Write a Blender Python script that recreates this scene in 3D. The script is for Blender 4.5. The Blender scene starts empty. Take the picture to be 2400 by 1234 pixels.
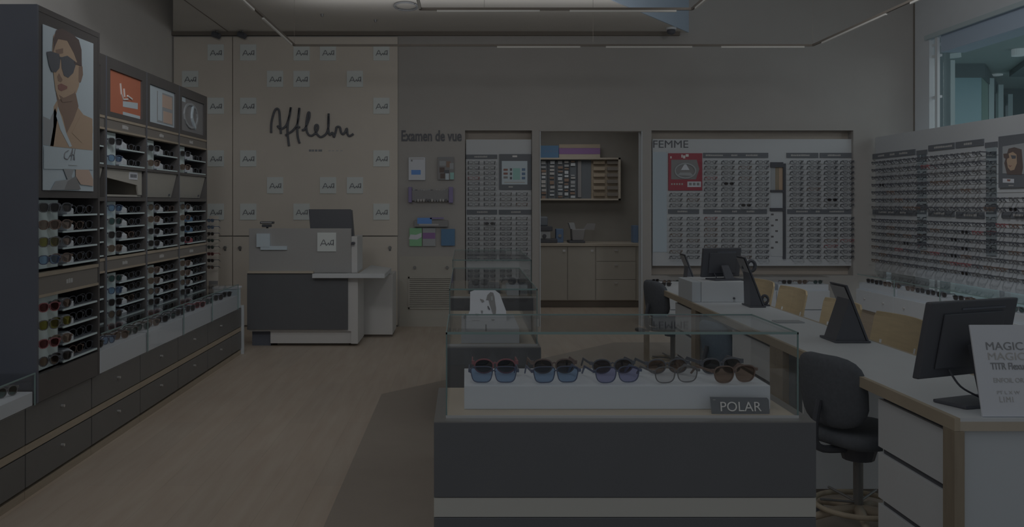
import bpy, bmesh, math, random
from mathutils import Vector, Matrix
PI = math.pi
random.seed(7)
SC = bpy.context.scene
COL = SC.collection

# ------------------------------------------------------------------ camera
F = 2160.0; VX, VY = 1090.0, 475.0; EYE = 1.5
cam_d = bpy.data.cameras.new('camera'); cam = bpy.data.objects.new('camera', cam_d); COL.objects.link(cam)
cam_d.sensor_width = 36.0; cam_d.lens = 36.0 * F / 2400.0
cam_d.shift_x = (1200 - VX) / 2400.0
cam_d.shift_y = -(617 - VY) / 2400.0
cam.location = (0, 0, EYE); cam.rotation_euler = (PI / 2, 0, 0)
cam_d.clip_start = 0.05; cam_d.clip_end = 200
SC.camera = cam

# ------------------------------------------------------------------ world, exposure, added fill lamps
WORLD = 0.105
SC.view_settings.view_transform = 'Standard'; SC.view_settings.look = 'None'
SC.view_settings.gamma = 1.0; SC.view_settings.exposure = 0.0
SC.view_settings.use_curve_mapping = False
w = bpy.data.worlds.new('world'); SC.world = w; w.use_nodes = True
w.node_tree.nodes['Background'].inputs[0].default_value = (0.90, 0.98, 1.06, 1)
w.node_tree.nodes['Background'].inputs[1].default_value = WORLD

def area_lamp(name, loc, sx, sy, power, col, rot=(0, 0, 0)):
    d = bpy.data.lights.new(name, 'AREA'); d.shape = 'RECTANGLE'; d.size = sx; d.size_y = sy
    d.energy = power; d.color = col
    o = bpy.data.objects.new(name, d); COL.objects.link(o); o.location = loc; o.rotation_euler = rot
    return o
def spot_lamp(name, loc, target, power, col, angle=70, blend=1.0, size=.25):
    d = bpy.data.lights.new(name, 'SPOT'); d.energy = power; d.color = col
    d.spot_size = math.radians(angle); d.spot_blend = blend; d.shadow_soft_size = size
    o = bpy.data.objects.new(name, d); COL.objects.link(o); o.location = loc
    o.rotation_euler = (Vector(target) - Vector(loc)).to_track_quat('-Z', 'Y').to_euler()
    return o
W_ = [3.4, 14, 6.2, 5.6, 37, 27, 33, 105, 38, 74, 4.2, 5.2, 150, 34]
area_lamp('overhead_fill', (3.6, 5.2, 4.5), 2.6, 6.0, W_[0], (0.98, 0.99, 1.0))  # three broad fill lamps added overhead, out of view
area_lamp('overhead_fill', (-1.8, 3.6, 4.5), 2.8, 5.0, W_[1], (1.0, 0.98, 0.96))
area_lamp('overhead_fill', (1.2, 0.4, 3.9), 5.0, 3.0, W_[2], (0.98, 0.99, 1.0))
area_lamp('front_fill', (0.5, -2.2, 2.4), 6.0, 3.0, W_[3], (0.95, 0.98, 1.0), (PI / 2, 0, 0))  # added fill from behind the camera, no fixture there
spot_lamp('back_wall_fill_spot', (-1.6, 4.4, 3.4), (-2.2, 11.2, 2.0), W_[4], (0.99, 0.985, 0.975), 80)  # added spots hanging free, brighten the back wall below the raft
spot_lamp('back_wall_fill_spot', (0.6, 4.4, 3.4), (0.4, 11.2, 0.8), W_[5], (0.99, 0.985, 0.975), 54)
spot_lamp('back_wall_fill_spot', (2.8, 4.4, 3.4), (3.6, 11.2, 1.8), W_[6], (1.0, 0.99, 0.98), 80)
spot_lamp('side_fill_spot', (1.5, 6.0, 4.4), (4.95, 8.0, 1.4), W_[7], (0.98, 0.99, 1.0), 95)  # added unseen spots that brighten the side racks and left wall
spot_lamp('side_fill_spot', (0.6, 5.6, 4.4), (-2.4, 6.8, 1.4), W_[8], (0.99, 0.99, 0.99), 80)
spot_lamp('side_fill_spot', (0.8, 3.5, 4.4), (-3.5, 7.5, 3.2), W_[9], (0.98, 0.99, 1.0), 70)
area_lamp('alcove_fill', (1.5, 12.6, 2.78), 1.2, 1.2, W_[10], (1.0, 0.99, 0.97))  # added hidden fill so the alcove is not too dark
area_lamp('raft_fill', (0.9, 9.2, 3.13), 5.2, .5, W_[11], (0.99, 0.99, 0.99), (PI, 0, 0))  # added strip, unseen from below, brightens the raft underside
area_lamp('mall_fill', (14.5, 12.5, 4.3), 6, 8, W_[12], (0.96, 1.0, 1.0))  # added out-of-view fills for the mall and the steel truss
area_lamp('mall_fill', (9.0, 3.5, 3.2), 2, 2, 22, (0.96, 1.0, 1.0), (PI / 2, 0, 0))
area_lamp('mall_fill', (9.0, 6.5, 4.3), 3, 5, W_[13], (0.96, 1.0, 1.0))

# ------------------------------------------------------------------ materials
K = 0.116
def lin(c):
    c /= 255.0
    return c / 12.92 if c <= 0.04045 else ((c + 0.055) / 1.055) ** 2.4
def C(rgb): return tuple(min(0.92, lin(v) / K) for v in rgb) + (1,)
MATS = {}
def mat(name, rgb, rough=0.6, metal=0.0, spec=0.3, noise=0.0, scale=6.0, stretch=None):
    m = bpy.data.materials.new(name); m.use_nodes = True; MATS[name] = m
    nt = m.node_tree; b = nt.nodes['Principled BSDF']
    b.inputs['Base Color'].default_value = C(rgb); b.inputs['Roughness'].default_value = rough
    b.inputs['Metallic'].default_value = metal; b.inputs['Specular IOR Level'].default_value = spec
    if noise:
        tc = nt.nodes.new('ShaderNodeTexCoord'); mp = nt.nodes.new('ShaderNodeMapping')
        nz = nt.nodes.new('ShaderNodeTexNoise'); rp = nt.nodes.new('ShaderNodeValToRGB')
        nt.links.new(tc.outputs['Object'], mp.inputs[0]); nt.links.new(mp.outputs[0], nz.inputs['Vector'])
        if stretch: mp.inputs['Scale'].default_value = stretch
        nz.inputs['Scale'].default_value = scale; nz.inputs['Detail'].default_value = 5
        c = C(rgb)
        rp.color_ramp.elements[0].position = 0.3; rp.color_ramp.elements[1].position = 0.7
        rp.color_ramp.elements[0].color = tuple(v * (1 - noise) for v in c[:3]) + (1,)
        rp.color_ramp.elements[1].color = tuple(min(.95, v * (1 + noise)) for v in c[:3]) + (1,)
        nt.links.new(nz.outputs['Fac'], rp.inputs[0]); nt.links.new(rp.outputs[0], b.inputs['Base Color'])
    return m
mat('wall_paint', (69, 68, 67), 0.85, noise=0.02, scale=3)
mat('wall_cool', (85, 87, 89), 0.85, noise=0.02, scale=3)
mat('wall_paint_lightened', (90, 89, 88), 0.85, noise=0.02, scale=3)  # wall paint made lighter to offset weak light on the left wall
mat('square_white', (89, 95, 99), 0.5)
mat('desk_white_dimmed', (66, 66, 66), 0.5)  # desk white darkened to offset strong light on the screen panel
mat('band_white', (76, 76, 74), 0.5)
mat('desk_white', (84, 84, 84), 0.5)
mat('panel_taupe', (86, 83, 79), 0.5, noise=0.02, scale=3)
mat('ceiling_paint', (82, 81, 79), 0.9, noise=0.02, scale=2)
mat('fascia_white', (71, 78, 86), 0.8)
mat('rail_dark', (46, 43, 40), 0.6)
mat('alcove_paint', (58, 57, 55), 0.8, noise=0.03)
mat('white', (84, 86, 88), 0.45, noise=0.01)
mat('board_white', (80, 82, 84), 0.5)
mat('block_white', (85, 88, 93), 0.5)
mat('cool_white', (80, 83, 86), 0.5)
mat('backlit_white', (84, 91, 96), 0.5)
mat('cabinet_cream', (71, 70, 67), 0.5, noise=0.02)
mat('tray_beige', (76, 72, 66), 0.5, noise=0.03)
mat('wood_light', (73, 70, 65), 0.5, noise=0.06, scale=4, stretch=(1, 1, 14))
mat('wood_edge', (70, 65, 57), 0.5, noise=0.07, scale=4, stretch=(12, 1, 1))
mat('wood_band', (68, 63, 56), 0.5, noise=0.06, scale=5, stretch=(1, 1, 12))
mat('wood_brown', (60, 55, 48), 0.5, noise=0.08, scale=4, stretch=(10, 10, 1))
mat('chair_wood', (76, 69, 56), 0.4, noise=0.06, scale=5, stretch=(1, 1, 10))
mat('niche_wood', (74, 70, 66), 0.6, noise=0.05, scale=3, stretch=(1, 4, 8))
mat('label_brown', (51, 49, 47), 0.5)
mat('brown_dark', (35, 34, 34), 0.45, noise=0.03)
mat('drawer_dark', (42, 42, 42), 0.4, noise=0.03)
mat('panel_black', (38, 39, 41), 0.35, noise=0.02)
mat('side_black', (37, 39, 44), 0.3, noise=0.05, scale=2)
mat('shelf_dark', (46, 49, 53), 0.5)
mat('shelf_back', (42, 45, 48), 0.6)
mat('plastic_black', (32, 33, 36), 0.4)
mat('fabric_black', (36, 38, 41), 0.9, noise=0.08, scale=60)
mat('fabric_blue', (40, 48, 56), 0.9, noise=0.06, scale=60)
mat('frame_black', (34, 35, 38), 0.3, spec=0.5)
mat('frame_soft', (42, 42, 43), 0.4)
mat('frame_tortoise', (45, 38, 35), 0.3, noise=0.2, scale=80)
mat('frame_red', (58, 36, 38), 0.3)
mat('frame_blue', (32, 36, 46), 0.3)
mat('metal', (84, 84, 84), 0.3, metal=0.6)
mat('steel_dark', (52, 52, 52), 0.35, metal=0.5)
mat('sign_dark', (43, 45, 48), 0.5)
mat('ink', (40, 41, 44), 0.6)
mat('ink_soft', (56, 57, 59), 0.6)
mat('text_white', (92, 94, 96), 0.6)
mat('text_grey', (74, 74, 74), 0.6)
mat('red', (66, 30, 35), 0.5)
mat('orange', (80, 47, 36), 0.5)
mat('orange_soft', (83, 73, 67), 0.5)
mat('purple', (58, 44, 66), 0.5)
mat('violet', (56, 52, 70), 0.5)
mat('blue', (36, 52, 68), 0.5)
mat('blue_print', (42, 62, 100), 0.5)
mat('navy', (42, 52, 66), 0.5)
mat('green', (56, 80, 62), 0.5)
mat('teal', (62, 82, 80), 0.5)
mat('skin', (76, 66, 57), 0.6)
mat('skin_dark', (59, 50, 45), 0.6)
mat('lips', (60, 44, 42), 0.6)
mat('hair', (42, 37, 36), 0.6)
mat('photo_pale', (80, 86, 90), 0.5)
mat('photo_grey', (66, 68, 70), 0.5)
mat('photo_mid', (56, 56, 57), 0.5)
mat('paper_white', (86, 88, 92), 0.6)
mat('glass_edge', (51, 61, 61), 0.3)
mat('glass_edge_dark', (44, 54, 54), 0.3)
mat('mall_white', (88, 90, 94), 0.7)
mat('mall_grey', (74, 80, 82), 0.7)
mat('mall_ceiling', (66, 72, 72), 0.8)
mat('mall_dark', (46, 52, 54), 0.7)
mat('mall_panel', (68, 82, 86), 0.3)
mat('mall_panel_green', (66, 78, 74), 0.4)
mat('mall_steel', (84, 90, 94), 0.5)
mat('carpet_dark', (63, 59, 55), 0.45, noise=0.03, scale=5)

def floor_mat():
    m = bpy.data.materials.new('floor_planks'); m.use_nodes = True; MATS['floor_planks'] = m
    nt = m.node_tree; b = nt.nodes['Principled BSDF']
    tc = nt.nodes.new('ShaderNodeTexCoord'); mp = nt.nodes.new('ShaderNodeMapping')
    br = nt.nodes.new('ShaderNodeTexBrick'); nz = nt.nodes.new('ShaderNodeTexNoise'); mx = nt.nodes.new('ShaderNodeMixRGB')
    mp.inputs['Rotation'].default_value = (0, 0, PI / 2)
    nt.links.new(tc.outputs['Object'], mp.inputs[0]); nt.links.new(mp.outputs[0], br.inputs['Vector'])
    br.inputs['Scale'].default_value = 1.0; br.inputs['Brick Width'].default_value = 1.4; br.inputs['Row Height'].default_value = 0.2
    br.inputs['Mortar Size'].default_value = 0.002
    br.inputs['Color1'].default_value = C((77, 71, 65)); br.inputs['Color2'].default_value = C((75, 69.5, 64)); br.inputs['Mortar'].default_value = C((71, 66, 60))
    mp2 = nt.nodes.new('ShaderNodeMapping'); mp2.inputs['Scale'].default_value = (8, 0.8, 1)
    nt.links.new(tc.outputs['Object'], mp2.inputs[0]); nt.links.new(mp2.outputs[0], nz.inputs['Vector'])
    nz.inputs['Scale'].default_value = 2.0; nz.inputs['Detail'].default_value = 6
    mx.blend_type = 'OVERLAY'; mx.inputs[0].default_value = 0.22
    nt.links.new(br.outputs['Color'], mx.inputs[1]); nt.links.new(nz.outputs['Fac'], mx.inputs[2])
    nt.links.new(mx.outputs[0], b.inputs['Base Color'])
    b.inputs['Roughness'].default_value = 0.42; b.inputs['Specular IOR Level'].default_value = 0.3
floor_mat()

def glass_mat(name, tint, base=0.03, mul=0.9, rough=0.02):
    m = bpy.data.materials.new(name); m.use_nodes = True; MATS[name] = m
    nt = m.node_tree; nt.nodes.remove(nt.nodes['Principled BSDF']); out = nt.nodes['Material Output']
    tr = nt.nodes.new('ShaderNodeBsdfTransparent'); gl = nt.nodes.new('ShaderNodeBsdfGlossy'); mx = nt.nodes.new('ShaderNodeMixShader')
    lw = nt.nodes.new('ShaderNodeLayerWeight'); lw.inputs[0].default_value = 0.5
    pw = nt.nodes.new('ShaderNodeMath'); pw.operation = 'POWER'; pw.inputs[1].default_value = 5.0
    ma = nt.nodes.new('ShaderNodeMath'); ma.operation = 'MULTIPLY_ADD'; ma.inputs[1].default_value = mul; ma.inputs[2].default_value = base
    tr.inputs[0].default_value = tint + (1,); gl.inputs['Roughness'].default_value = rough
    nt.links.new(lw.outputs['Facing'], pw.inputs[0]); nt.links.new(pw.outputs[0], ma.inputs[0])
    nt.links.new(ma.outputs[0], mx.inputs[0]); nt.links.new(tr.outputs[0], mx.inputs[1]); nt.links.new(gl.outputs[0], mx.inputs[2])
    nt.links.new(mx.outputs[0], out.inputs['Surface'])
glass_mat('glass', (0.994, 0.997, 0.996), 0.018, 0.5)
glass_mat('window_glass', (0.95, 0.98, 0.98), 0.04, 0.5)
glass_mat('lens_clear', (0.90, 0.90, 0.90), 0.05, 0.4)
glass_mat('lens_dark', (0.30, 0.27, 0.26), 0.06, 0.4)
glass_mat('lens_brown', (0.58, 0.49, 0.43), 0.06, 0.4)
glass_mat('lens_blue', (0.60, 0.72, 0.86), 0.06, 0.4)
glass_mat('lens_violet', (0.68, 0.69, 0.85), 0.06, 0.4)
glass_mat('lens_yellow', (0.60, 0.56, 0.26), 0.06, 0.4)
glass_mat('lens_red', (0.48, 0.28, 0.28), 0.06, 0.4)
glass_mat('lens_green', (0.38, 0.47, 0.46), 0.06, 0.4)
def mirror_mat(name, col, rough=0.03):
    m = bpy.data.materials.new(name); m.use_nodes = True; MATS[name] = m
    b = m.node_tree.nodes['Principled BSDF']; b.inputs['Base Color'].default_value = col + (1,)
    b.inputs['Metallic'].default_value = 1.0; b.inputs['Roughness'].default_value = rough
mirror_mat('mirror', (0.72, 0.78, 0.80))
def emit_mat(name, col, s):
    m = bpy.data.materials.new(name); m.use_nodes = True; MATS[name] = m
    b = m.node_tree.nodes['Principled BSDF']; b.inputs['Base Color'].default_value = col + (1,)
    b.inputs['Emission Color'].default_value = col + (1,); b.inputs['Emission Strength'].default_value = s
emit_mat('led', (0.62, 0.61, 0.58), 0.035)
emit_mat('led_cool', (0.9, 0.97, 1.0), 0.06)

# ------------------------------------------------------------------ mesh builder
def smooth_path(p, n=4):
    if len(p) < 3: return [Vector(q) for q in p]
    p = [Vector(q) for q in p]; out = []
    for i in range(len(p) - 1):
        a = p[max(i - 1, 0)]; b = p[i]; c = p[i + 1]; d = p[min(i + 2, len(p) - 1)]
        for k in range(n):
            t = k / n
            out.append(0.5 * ((2 * b) + (c - a) * t + (2 * a - 5 * b + 4 * c - d) * t * t + (3 * b - a - 3 * c + d) * t ** 3))
    out.append(p[-1]); return out
class MB:
    def __init__(s): s.v = []; s.f = []; s.m = []; s.mats = []
    def mi(s, m):
        if m not in s.mats: s.mats.append(m)
        return s.mats.index(m)
    def add(s, vs, fs, m, M=None):
        n = len(s.v); k = s.mi(m)
        for p in vs:
            p = Vector(p)
            s.v.append(M @ p if M is not None else p)
        for f in fs: s.f.append([n + i for i in f]); s.m.append(k)
        return s
    def box(s, x0, x1, y0, y1, z0, z1, m, M=None):
        vs = [(x0, y0, z0), (x1, y0, z0), (x1, y1, z0), (x0, y1, z0), (x0, y0, z1), (x1, y0, z1), (x1, y1, z1), (x0, y1, z1)]
        return s.add(vs, [(0, 3, 2, 1), (4, 5, 6, 7), (0, 1, 5, 4), (1, 2, 6, 5), (2, 3, 7, 6), (3, 0, 4, 7)], m, M)
    def prism(s, pts, d, m, M=None):
        # pts: 3-D outline, d: extrusion vector
        d = Vector(d); n = len(pts)
        vs = [Vector(p) for p in pts] + [Vector(p) + d for p in pts]
        fs = [list(range(n))[::-1], list(range(n, 2 * n))] + [(i, (i + 1) % n, n + (i + 1) % n, n + i) for i in range(n)]
        return s.add(vs, fs, m, M)
    def cyl(s, a, b, r, m, r2=None, n=14, M=None):
        a = Vector(a); b = Vector(b); r2 = r if r2 is None else r2
        t = (b - a).normalized(); u = t.orthogonal().normalized(); w_ = t.cross(u)
        vs = []
        for c, rr in ((a, r), (b, r2)):
            for i in range(n):
                q = 2 * PI * i / n; vs.append(c + (u * math.cos(q) + w_ * math.sin(q)) * rr)
        fs = [list(range(n))[::-1], list(range(n, 2 * n))] + [(i, (i + 1) % n, n + (i + 1) % n, n + i) for i in range(n)]
        return s.add(vs, fs, m, M)
    def tube(s, path, r, m, n=6, closed=False, flat=1.0, up=None, M=None, smooth=0):
        p = smooth_path(path, smooth) if smooth else [Vector(q) for q in path]
        N = len(p); vs = []; rs = r if isinstance(r, (list, tuple)) else [r] * N
        for i in range(N):
            a = p[(i - 1) % N] if (closed or i > 0) else p[0]; b = p[(i + 1) % N] if (closed or i < N - 1) else p[-1]
            t = (b - a).normalized()
            u = (Vector(up) if up else (Vector((0, 1, 0)) if abs(t.y) < 0.9 else Vector((1, 0, 0))))
            w_ = t.cross(u).normalized(); u = w_.cross(t).normalized()
            for k in range(n):
                q = 2 * PI * (k + 0.5) / n; vs.append(p[i] + w_ * math.cos(q) * rs[i] + u * math.sin(q) * rs[i] * flat)
        fs = []
        for i in range(N if closed else N - 1):
            j = (i + 1) % N
            for k in range(n): fs.append((i * n + k, i * n + (k + 1) % n, j * n + (k + 1) % n, j * n + k))
        if not closed: fs += [list(range(n))[::-1], [(N - 1) * n + k for k in range(n)]]
        return s.add(vs, fs, m, M)
    def pad(s, c, r, m, e=0.5, nu=20, nv=12, M=None, bend=0.0):
        # superellipsoid
        def sp(v, k): return math.copysign(abs(v) ** k, v)
        vs = []; fs = []
        for j in range(nv + 1):
            ph = -PI / 2 + PI * j / nv
            for i in range(nu):
                th = 2 * PI * i / nu
                x = r[0] * sp(math.cos(ph), e) * sp(math.cos(th), e); y = r[1] * sp(math.cos(ph), e) * sp(math.sin(th), e); z = r[2] * sp(math.sin(ph), e)
                x += bend * (y / r[1]) ** 2
                vs.append((c[0] + x, c[1] + y, c[2] + z))
        for j in range(nv):
            for i in range(nu): fs.append((j * nu + i, j * nu + (i + 1) % nu, (j + 1) * nu + (i + 1) % nu, (j + 1) * nu + i))
        return s.add(vs, fs, m, M)
    def disc(s, c, r, d, m, n=20, M=None): return s.cyl(Vector(c), Vector(c) + Vector(d), r, m, n=n, M=M)
    def mesh(s, name, smooth=False):
        me = bpy.data.meshes.new(name); me.from_pydata([tuple(v) for v in s.v], [], s.f)
        for m in s.mats: me.materials.append(MATS[m])
        me.polygons.foreach_set('material_index', s.m)
        if smooth: me.polygons.foreach_set('use_smooth', [True] * len(s.f))
        me.update(); return me
    def build(s, name, parent=None, smooth=False, bevel=0.0, fixn=True):
        me = s.mesh(name, smooth)
        if fixn:
            bm = bmesh.new(); bm.from_mesh(me); bmesh.ops.recalc_face_normals(bm, faces=bm.faces)
            bm.to_mesh(me); bm.free()
        o = bpy.data.objects.new(name, me); COL.objects.link(o)
        if parent: o.parent = parent; o.location = -parent.location if not parent.get('_local') else (0, 0, 0)
        if bevel:
            b = o.modifiers.new('bevel', 'BEVEL'); b.width = bevel; b.segments = 2; b.limit_method = 'ANGLE'
        return o
def struct(name, mb, **k):
    o = mb.build(name, **k); o['kind'] = 'structure'; return o
def empty(name, label, cat, loc=(0, 0, 0), rot=0, group=None, local=False):
    o = bpy.data.objects.new(name, None); COL.objects.link(o); o.location = loc; o.rotation_euler = (0, 0, rot)
    o['label'] = label; o['category'] = cat; o.empty_display_size = 0.1
    if group: o['group'] = group
    if local: o['_local'] = 1
    return o
def tag(o, label, cat, group=None, kind=None):
    o['label'] = label; o['category'] = cat
    if group: o['group'] = group
    if kind: o['kind'] = kind
    return o
def sub(mb, name, part, **k):
    o = mb.build(name, **k); o.parent = part; return o        # sub-part: same origin as its part
def text_mesh(body, width, height, M, m, depth=0.0015, off=0.0):
    cu = bpy.data.curves.new('txt', 'FONT'); cu.body = body; cu.extrude = 0.5; cu.size = 1; cu.offset = off
    o = bpy.data.objects.new('txt', cu); COL.objects.link(o)
    dg = bpy.context.evaluated_depsgraph_get(); me = bpy.data.meshes.new_from_object(o.evaluated_get(dg))
    xs = [v.co.x for v in me.vertices]; ys = [v.co.y for v in me.vertices]
    x0, x1, y0, y1 = min(xs), max(xs), min(ys), max(ys)
    for v in me.vertices:
        v.co = M @ Vector(((v.co.x - x0) / (x1 - x0) * width, (v.co.y - y0) / (y1 - y0) * height, v.co.z * depth))
    me.materials.clear(); me.materials.append(MATS[m])
    bpy.data.objects.remove(o); bpy.data.curves.remove(cu)
    return me
def text_obj(body, width, height, M, m, parent=None, name='lettering', **k):
    me = text_mesh(body, width, height, M, m, **k)
    o = bpy.data.objects.new(name, me); COL.objects.link(o)
    if parent: o.parent = parent; o.location = -parent.location
    return o
# frames for text: on a plane facing -Y / facing +X / facing -X
def facing_cam(x, y, z): return Matrix.Translation((x, y, z)) @ Matrix.Rotation(PI / 2, 4, 'X')
def facing_px(x, y, z): return Matrix.Translation((x, y, z)) @ Matrix.Rotation(PI / 2, 4, 'Z') @ Matrix.Rotation(PI / 2, 4, 'X')
def facing_mx(x, y, z): return Matrix.Translation((x, y, z)) @ Matrix.Rotation(-PI / 2, 4, 'Z') @ Matrix.Rotation(PI / 2, 4, 'X')
# measured points of the photograph brought onto known planes of the room
def onY(px, py, Y): return Vector(((px - VX) * Y / F, Y, EYE - (py - VY) * Y / F))
def onX(px, py, X):
    Y = F * X / (px - VX); return Vector((X, Y, EYE - (py - VY) * Y / F))
def rectY(mb, px0, py0, px1, py1, Y, m, t=0.01, front=0.0):
    a = onY(px0, py0, Y); b = onY(px1, py1, Y)
    return mb.box(min(a.x, b.x), max(a.x, b.x), Y - front - t, Y - front, min(a.z, b.z), max(a.z, b.z), m)

ORD = ['first', 'second', 'third', 'fourth', 'fifth', 'sixth', 'seventh', 'eighth', 'ninth', 'tenth', 'eleventh', 'twelfth', 'thirteenth', 'fourteenth', 'fifteenth', 'sixteenth']

# ================================================================== SETTING
YB = 11.2
XL, XR = -3.55, 5.46
ZR = 3.57          # underside of the lowered ceiling
struct('floor', MB().box(XL - .1, 7.2, -3, 14.2, -0.05, 0, 'floor_planks'))
b = MB(); b.prism([(-.655, -1, .0005), (3.2, -1, .0005), (3.2, 9.9, .0005), (1.6, 9.9, .0005), (-.163, 7.81, .0005), (-.655, 7.23, .0005)], (0, 0, .002), 'carpet_dark')
struct('trim_1', b)
struct('wall_left', MB().box(XL - .1, XL, -1, YB + .2, 0, 4.6, 'wall_paint_lightened'))
# back wall with the two display recesses and the alcove opening
b = MB(); T = .18
ax0, ax1 = onY(1265, 0, YB).x, onY(1505, 0, YB).x
n1a, n1b = onY(1090, 0, YB).x, onY(1247, 0, YB).x
n2a, n2b = onY(1527, 0, YB).x, onY(2000, 0, YB).x
zt = 2.38; nb = onY(0, 645, YB).z
mw = 'wall_paint'
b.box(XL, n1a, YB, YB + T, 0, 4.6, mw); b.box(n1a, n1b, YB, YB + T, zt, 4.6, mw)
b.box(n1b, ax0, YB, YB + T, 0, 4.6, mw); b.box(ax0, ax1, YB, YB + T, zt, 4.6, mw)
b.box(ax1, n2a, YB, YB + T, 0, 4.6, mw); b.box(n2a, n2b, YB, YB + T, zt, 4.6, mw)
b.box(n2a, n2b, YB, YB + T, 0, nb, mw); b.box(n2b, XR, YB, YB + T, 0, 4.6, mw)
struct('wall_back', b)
b = MB()
b.box(n1a, n1b, YB + T - .02, YB + T, 0, zt, 'niche_wood'); b.box(n2a, n2b, YB + T - .02, YB + T, nb, zt, 'niche_wood')
struct('trim_2', b)
# alcove room
b = MB()
b.box(ax0 - .6, 2.75, 13.9, 14.0, 0, 2.9, 'alcove_paint'); b.box(ax0 - .7, ax0 - .6, YB + T, 14, 0, 2.9, 'alcove_paint')
b.box(2.62, 2.75, YB + T, 14, 0, 2.9, 'alcove_paint'); b.box(ax0 - .7, 2.75, YB + T, 14, 2.8, 2.9, 'alcove_paint')
struct('wall_alcove', b)
struct('trim_3', MB().box(ax0 + .0005, ax0 + .01, YB - .012, YB + T, 0, zt - .011, 'cool_white').box(ax1 - .01, ax1 - .0005, YB - .012, YB + T, 0, zt - .011, 'cool_white').box(ax0 + .0005, ax1 - .0005, YB - .012, YB + T, zt - .010, zt - .0005, 'wall_paint'))
# lowered ceiling raft, high ceiling, rail
b = MB()
raft = [(XL, YB, ZR), (-2.98, 9.41, ZR), (-2.2, 6.95, ZR), (-.2, 6.95, ZR), (1.48, 9.41, ZR), (2.70, YB, ZR)]
b.prism(raft, (0, 0, .9), 'ceiling_paint'); struct('ceiling_raft', b)
b = MB(); b.prism([(2.705, YB - .001, ZR), (1.485, 9.41, ZR), (-.19, 6.945, ZR), (-.185, 6.94, ZR), (1.50, 9.405, ZR), (2.72, YB - .001, ZR)], (0, 0, .9), 'fascia_white')
struct('trim_4', b)
struct('ceiling', MB().box(XL - .1, 16, -1, 14.2, 4.6, 4.7, 'ceiling_paint'))
struct('trim_5', MB().box(XL, 2.6, YB - .06, YB, ZR - .045, ZR, 'rail_dark'))
b = MB()
b.tube([onY(442, 0, 9.41) + Vector((0, 0, 0)), (onY(537, 74, YB - .07))], .006, 'rail_dark', n=4)
# joint line lies on the raft underside
p0 = Vector((-2.72, 9.41, ZR)); p1 = Vector((-2.86, YB - .08, ZR))
struct('trim_6', MB().box(-2.87, -2.86, 9.3, YB - .07, ZR - .004, ZR, 'rail_dark'))
b = MB()
ring = [(Vector((-.62 + .12 * math.cos(a), 9.66 + .2 * math.sin(a), ZR - .012))) for a in [2 * PI * i / 24 for i in range(24)]]
b.tube(ring, .012, 'ink_soft', closed=True, n=6)
tag(b.build('ceiling_ring'), 'thin round ring fixed under the ceiling near the top centre', 'ceiling fitting')
for (px, py) in ((755, 33), (880, 46)):
    y = F * (ZR - EYE) / (VY - py); x = (px - VX) * y / F
    tag(MB().cyl((x, y, ZR), (x, y, ZR - .03), .02, 'steel_dark', r2=.012).build('sprinkler'),
        'tiny dark sprinkler under the ceiling, ' + ('left' if px < 800 else 'right') + ' one above the logo wall', 'sprinkler', 'ceiling sprinklers')
# baseboards
struct('baseboard_back', MB().box(onY(935, 0, YB).x, n1a, YB - .012, YB, 0, .09, 'cabinet_cream').box(n1b, ax0 - .012, YB - .012, YB, 0, .09, 'cool_white').box(ax1 + .012, n2a, YB - .012, YB, 0, .09, 'cool_white'))
# right facade: pier, header, low wall, glazing
b = MB()
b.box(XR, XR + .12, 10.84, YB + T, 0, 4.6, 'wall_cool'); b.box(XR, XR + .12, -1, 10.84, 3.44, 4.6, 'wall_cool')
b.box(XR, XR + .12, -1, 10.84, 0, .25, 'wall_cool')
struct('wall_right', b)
struct('trim_7', MB().box(XR + .02, XR + .3, -1, 10.62, 3.23, 3.44, 'fascia_white').box(XR - .03, XR, -1, 10.9, 3.42, 3.47, 'mall_grey'))
struct('trim_8', MB().box(XR - .012, XR, YB - .014, YB, 0, 4.6, 'rail_dark'))
b = MB()
b.box(XR, XR + .03, 10.655, 10.715, .25, 3.44, 'mall_white')
for y in (8.6, 6.6, 4.6, 2.6): b.box(XR + .02, XR + .09, y - .035, y + .035, .25, 3.23, 'mall_white')
for z in (2.735, 3.215, 3.345): b.box(XR + .03, XR + .08, 10.70, 10.838, z - .014, z + .014, 'mall_white')
b.box(XR + .02, XR + .09, -1, 10.82, .25, .31, 'mall_white')
wf = struct('window_1', b)
g = MB().box(XR + .05, XR + .056, -1, 10.62, .31, 3.225, 'window_glass').box(XR + .05, XR + .056, 10.72, 10.83, .31, 3.43, 'window_glass').build('pane'); g.parent = wf

# ---- mall beyond the window
b = MB(); b.box(5.8, 26, 0, 27, 4.5, 4.55, 'mall_ceiling'); b.prism([(10.2, 15.5, 4.49), (16, 15.5, 4.49), (16, 21, 4.49), (12.4, 21, 4.49)], (0, 0, -.12), 'mall_dark')
struct('ceiling_mall', b)
struct('floor_mall', MB().box(7.2, 26, 0, 27, -.05, 0, 'mall_grey').box(5.8, 7.2, 14.2, 27, -.05, 0, 'mall_grey'))
b = MB(); b.box(6, 10.4, 20, 20.2, 0, 4.5, 'mall_dark'); b.box(14, 26, 24.2, 24.4, 0, 4.5, 'mall_dark')
b.box(5.6, 6.05, 11.5, 11.7, 0, 4.5, 'mall_dark')
struct('wall_mall', b)
f = empty('glass_facade', 'pale teal glass shop facade across the mall beyond the window', 'facade', (10.9, 20, 0))
MB().box(10.35, 11.15, 19.9, 20.0, 0, 4.2, 'mall_panel').build('panel', f)
MB().prism([(11.16, 19.9, 0), (11.75, 20.7, 0), (11.7, 20.8, 0), (11.1, 20, 0)], (0, 0, 4.2), 'mall_panel_green').build('panel', f)
MB().prism([(11.95, 21.0, 0), (12.5, 21.9, 0), (12.4, 22, 0), (11.85, 21.1, 0)], (0, 0, 4.1), 'mall_panel_green').build('panel', f)
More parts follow.
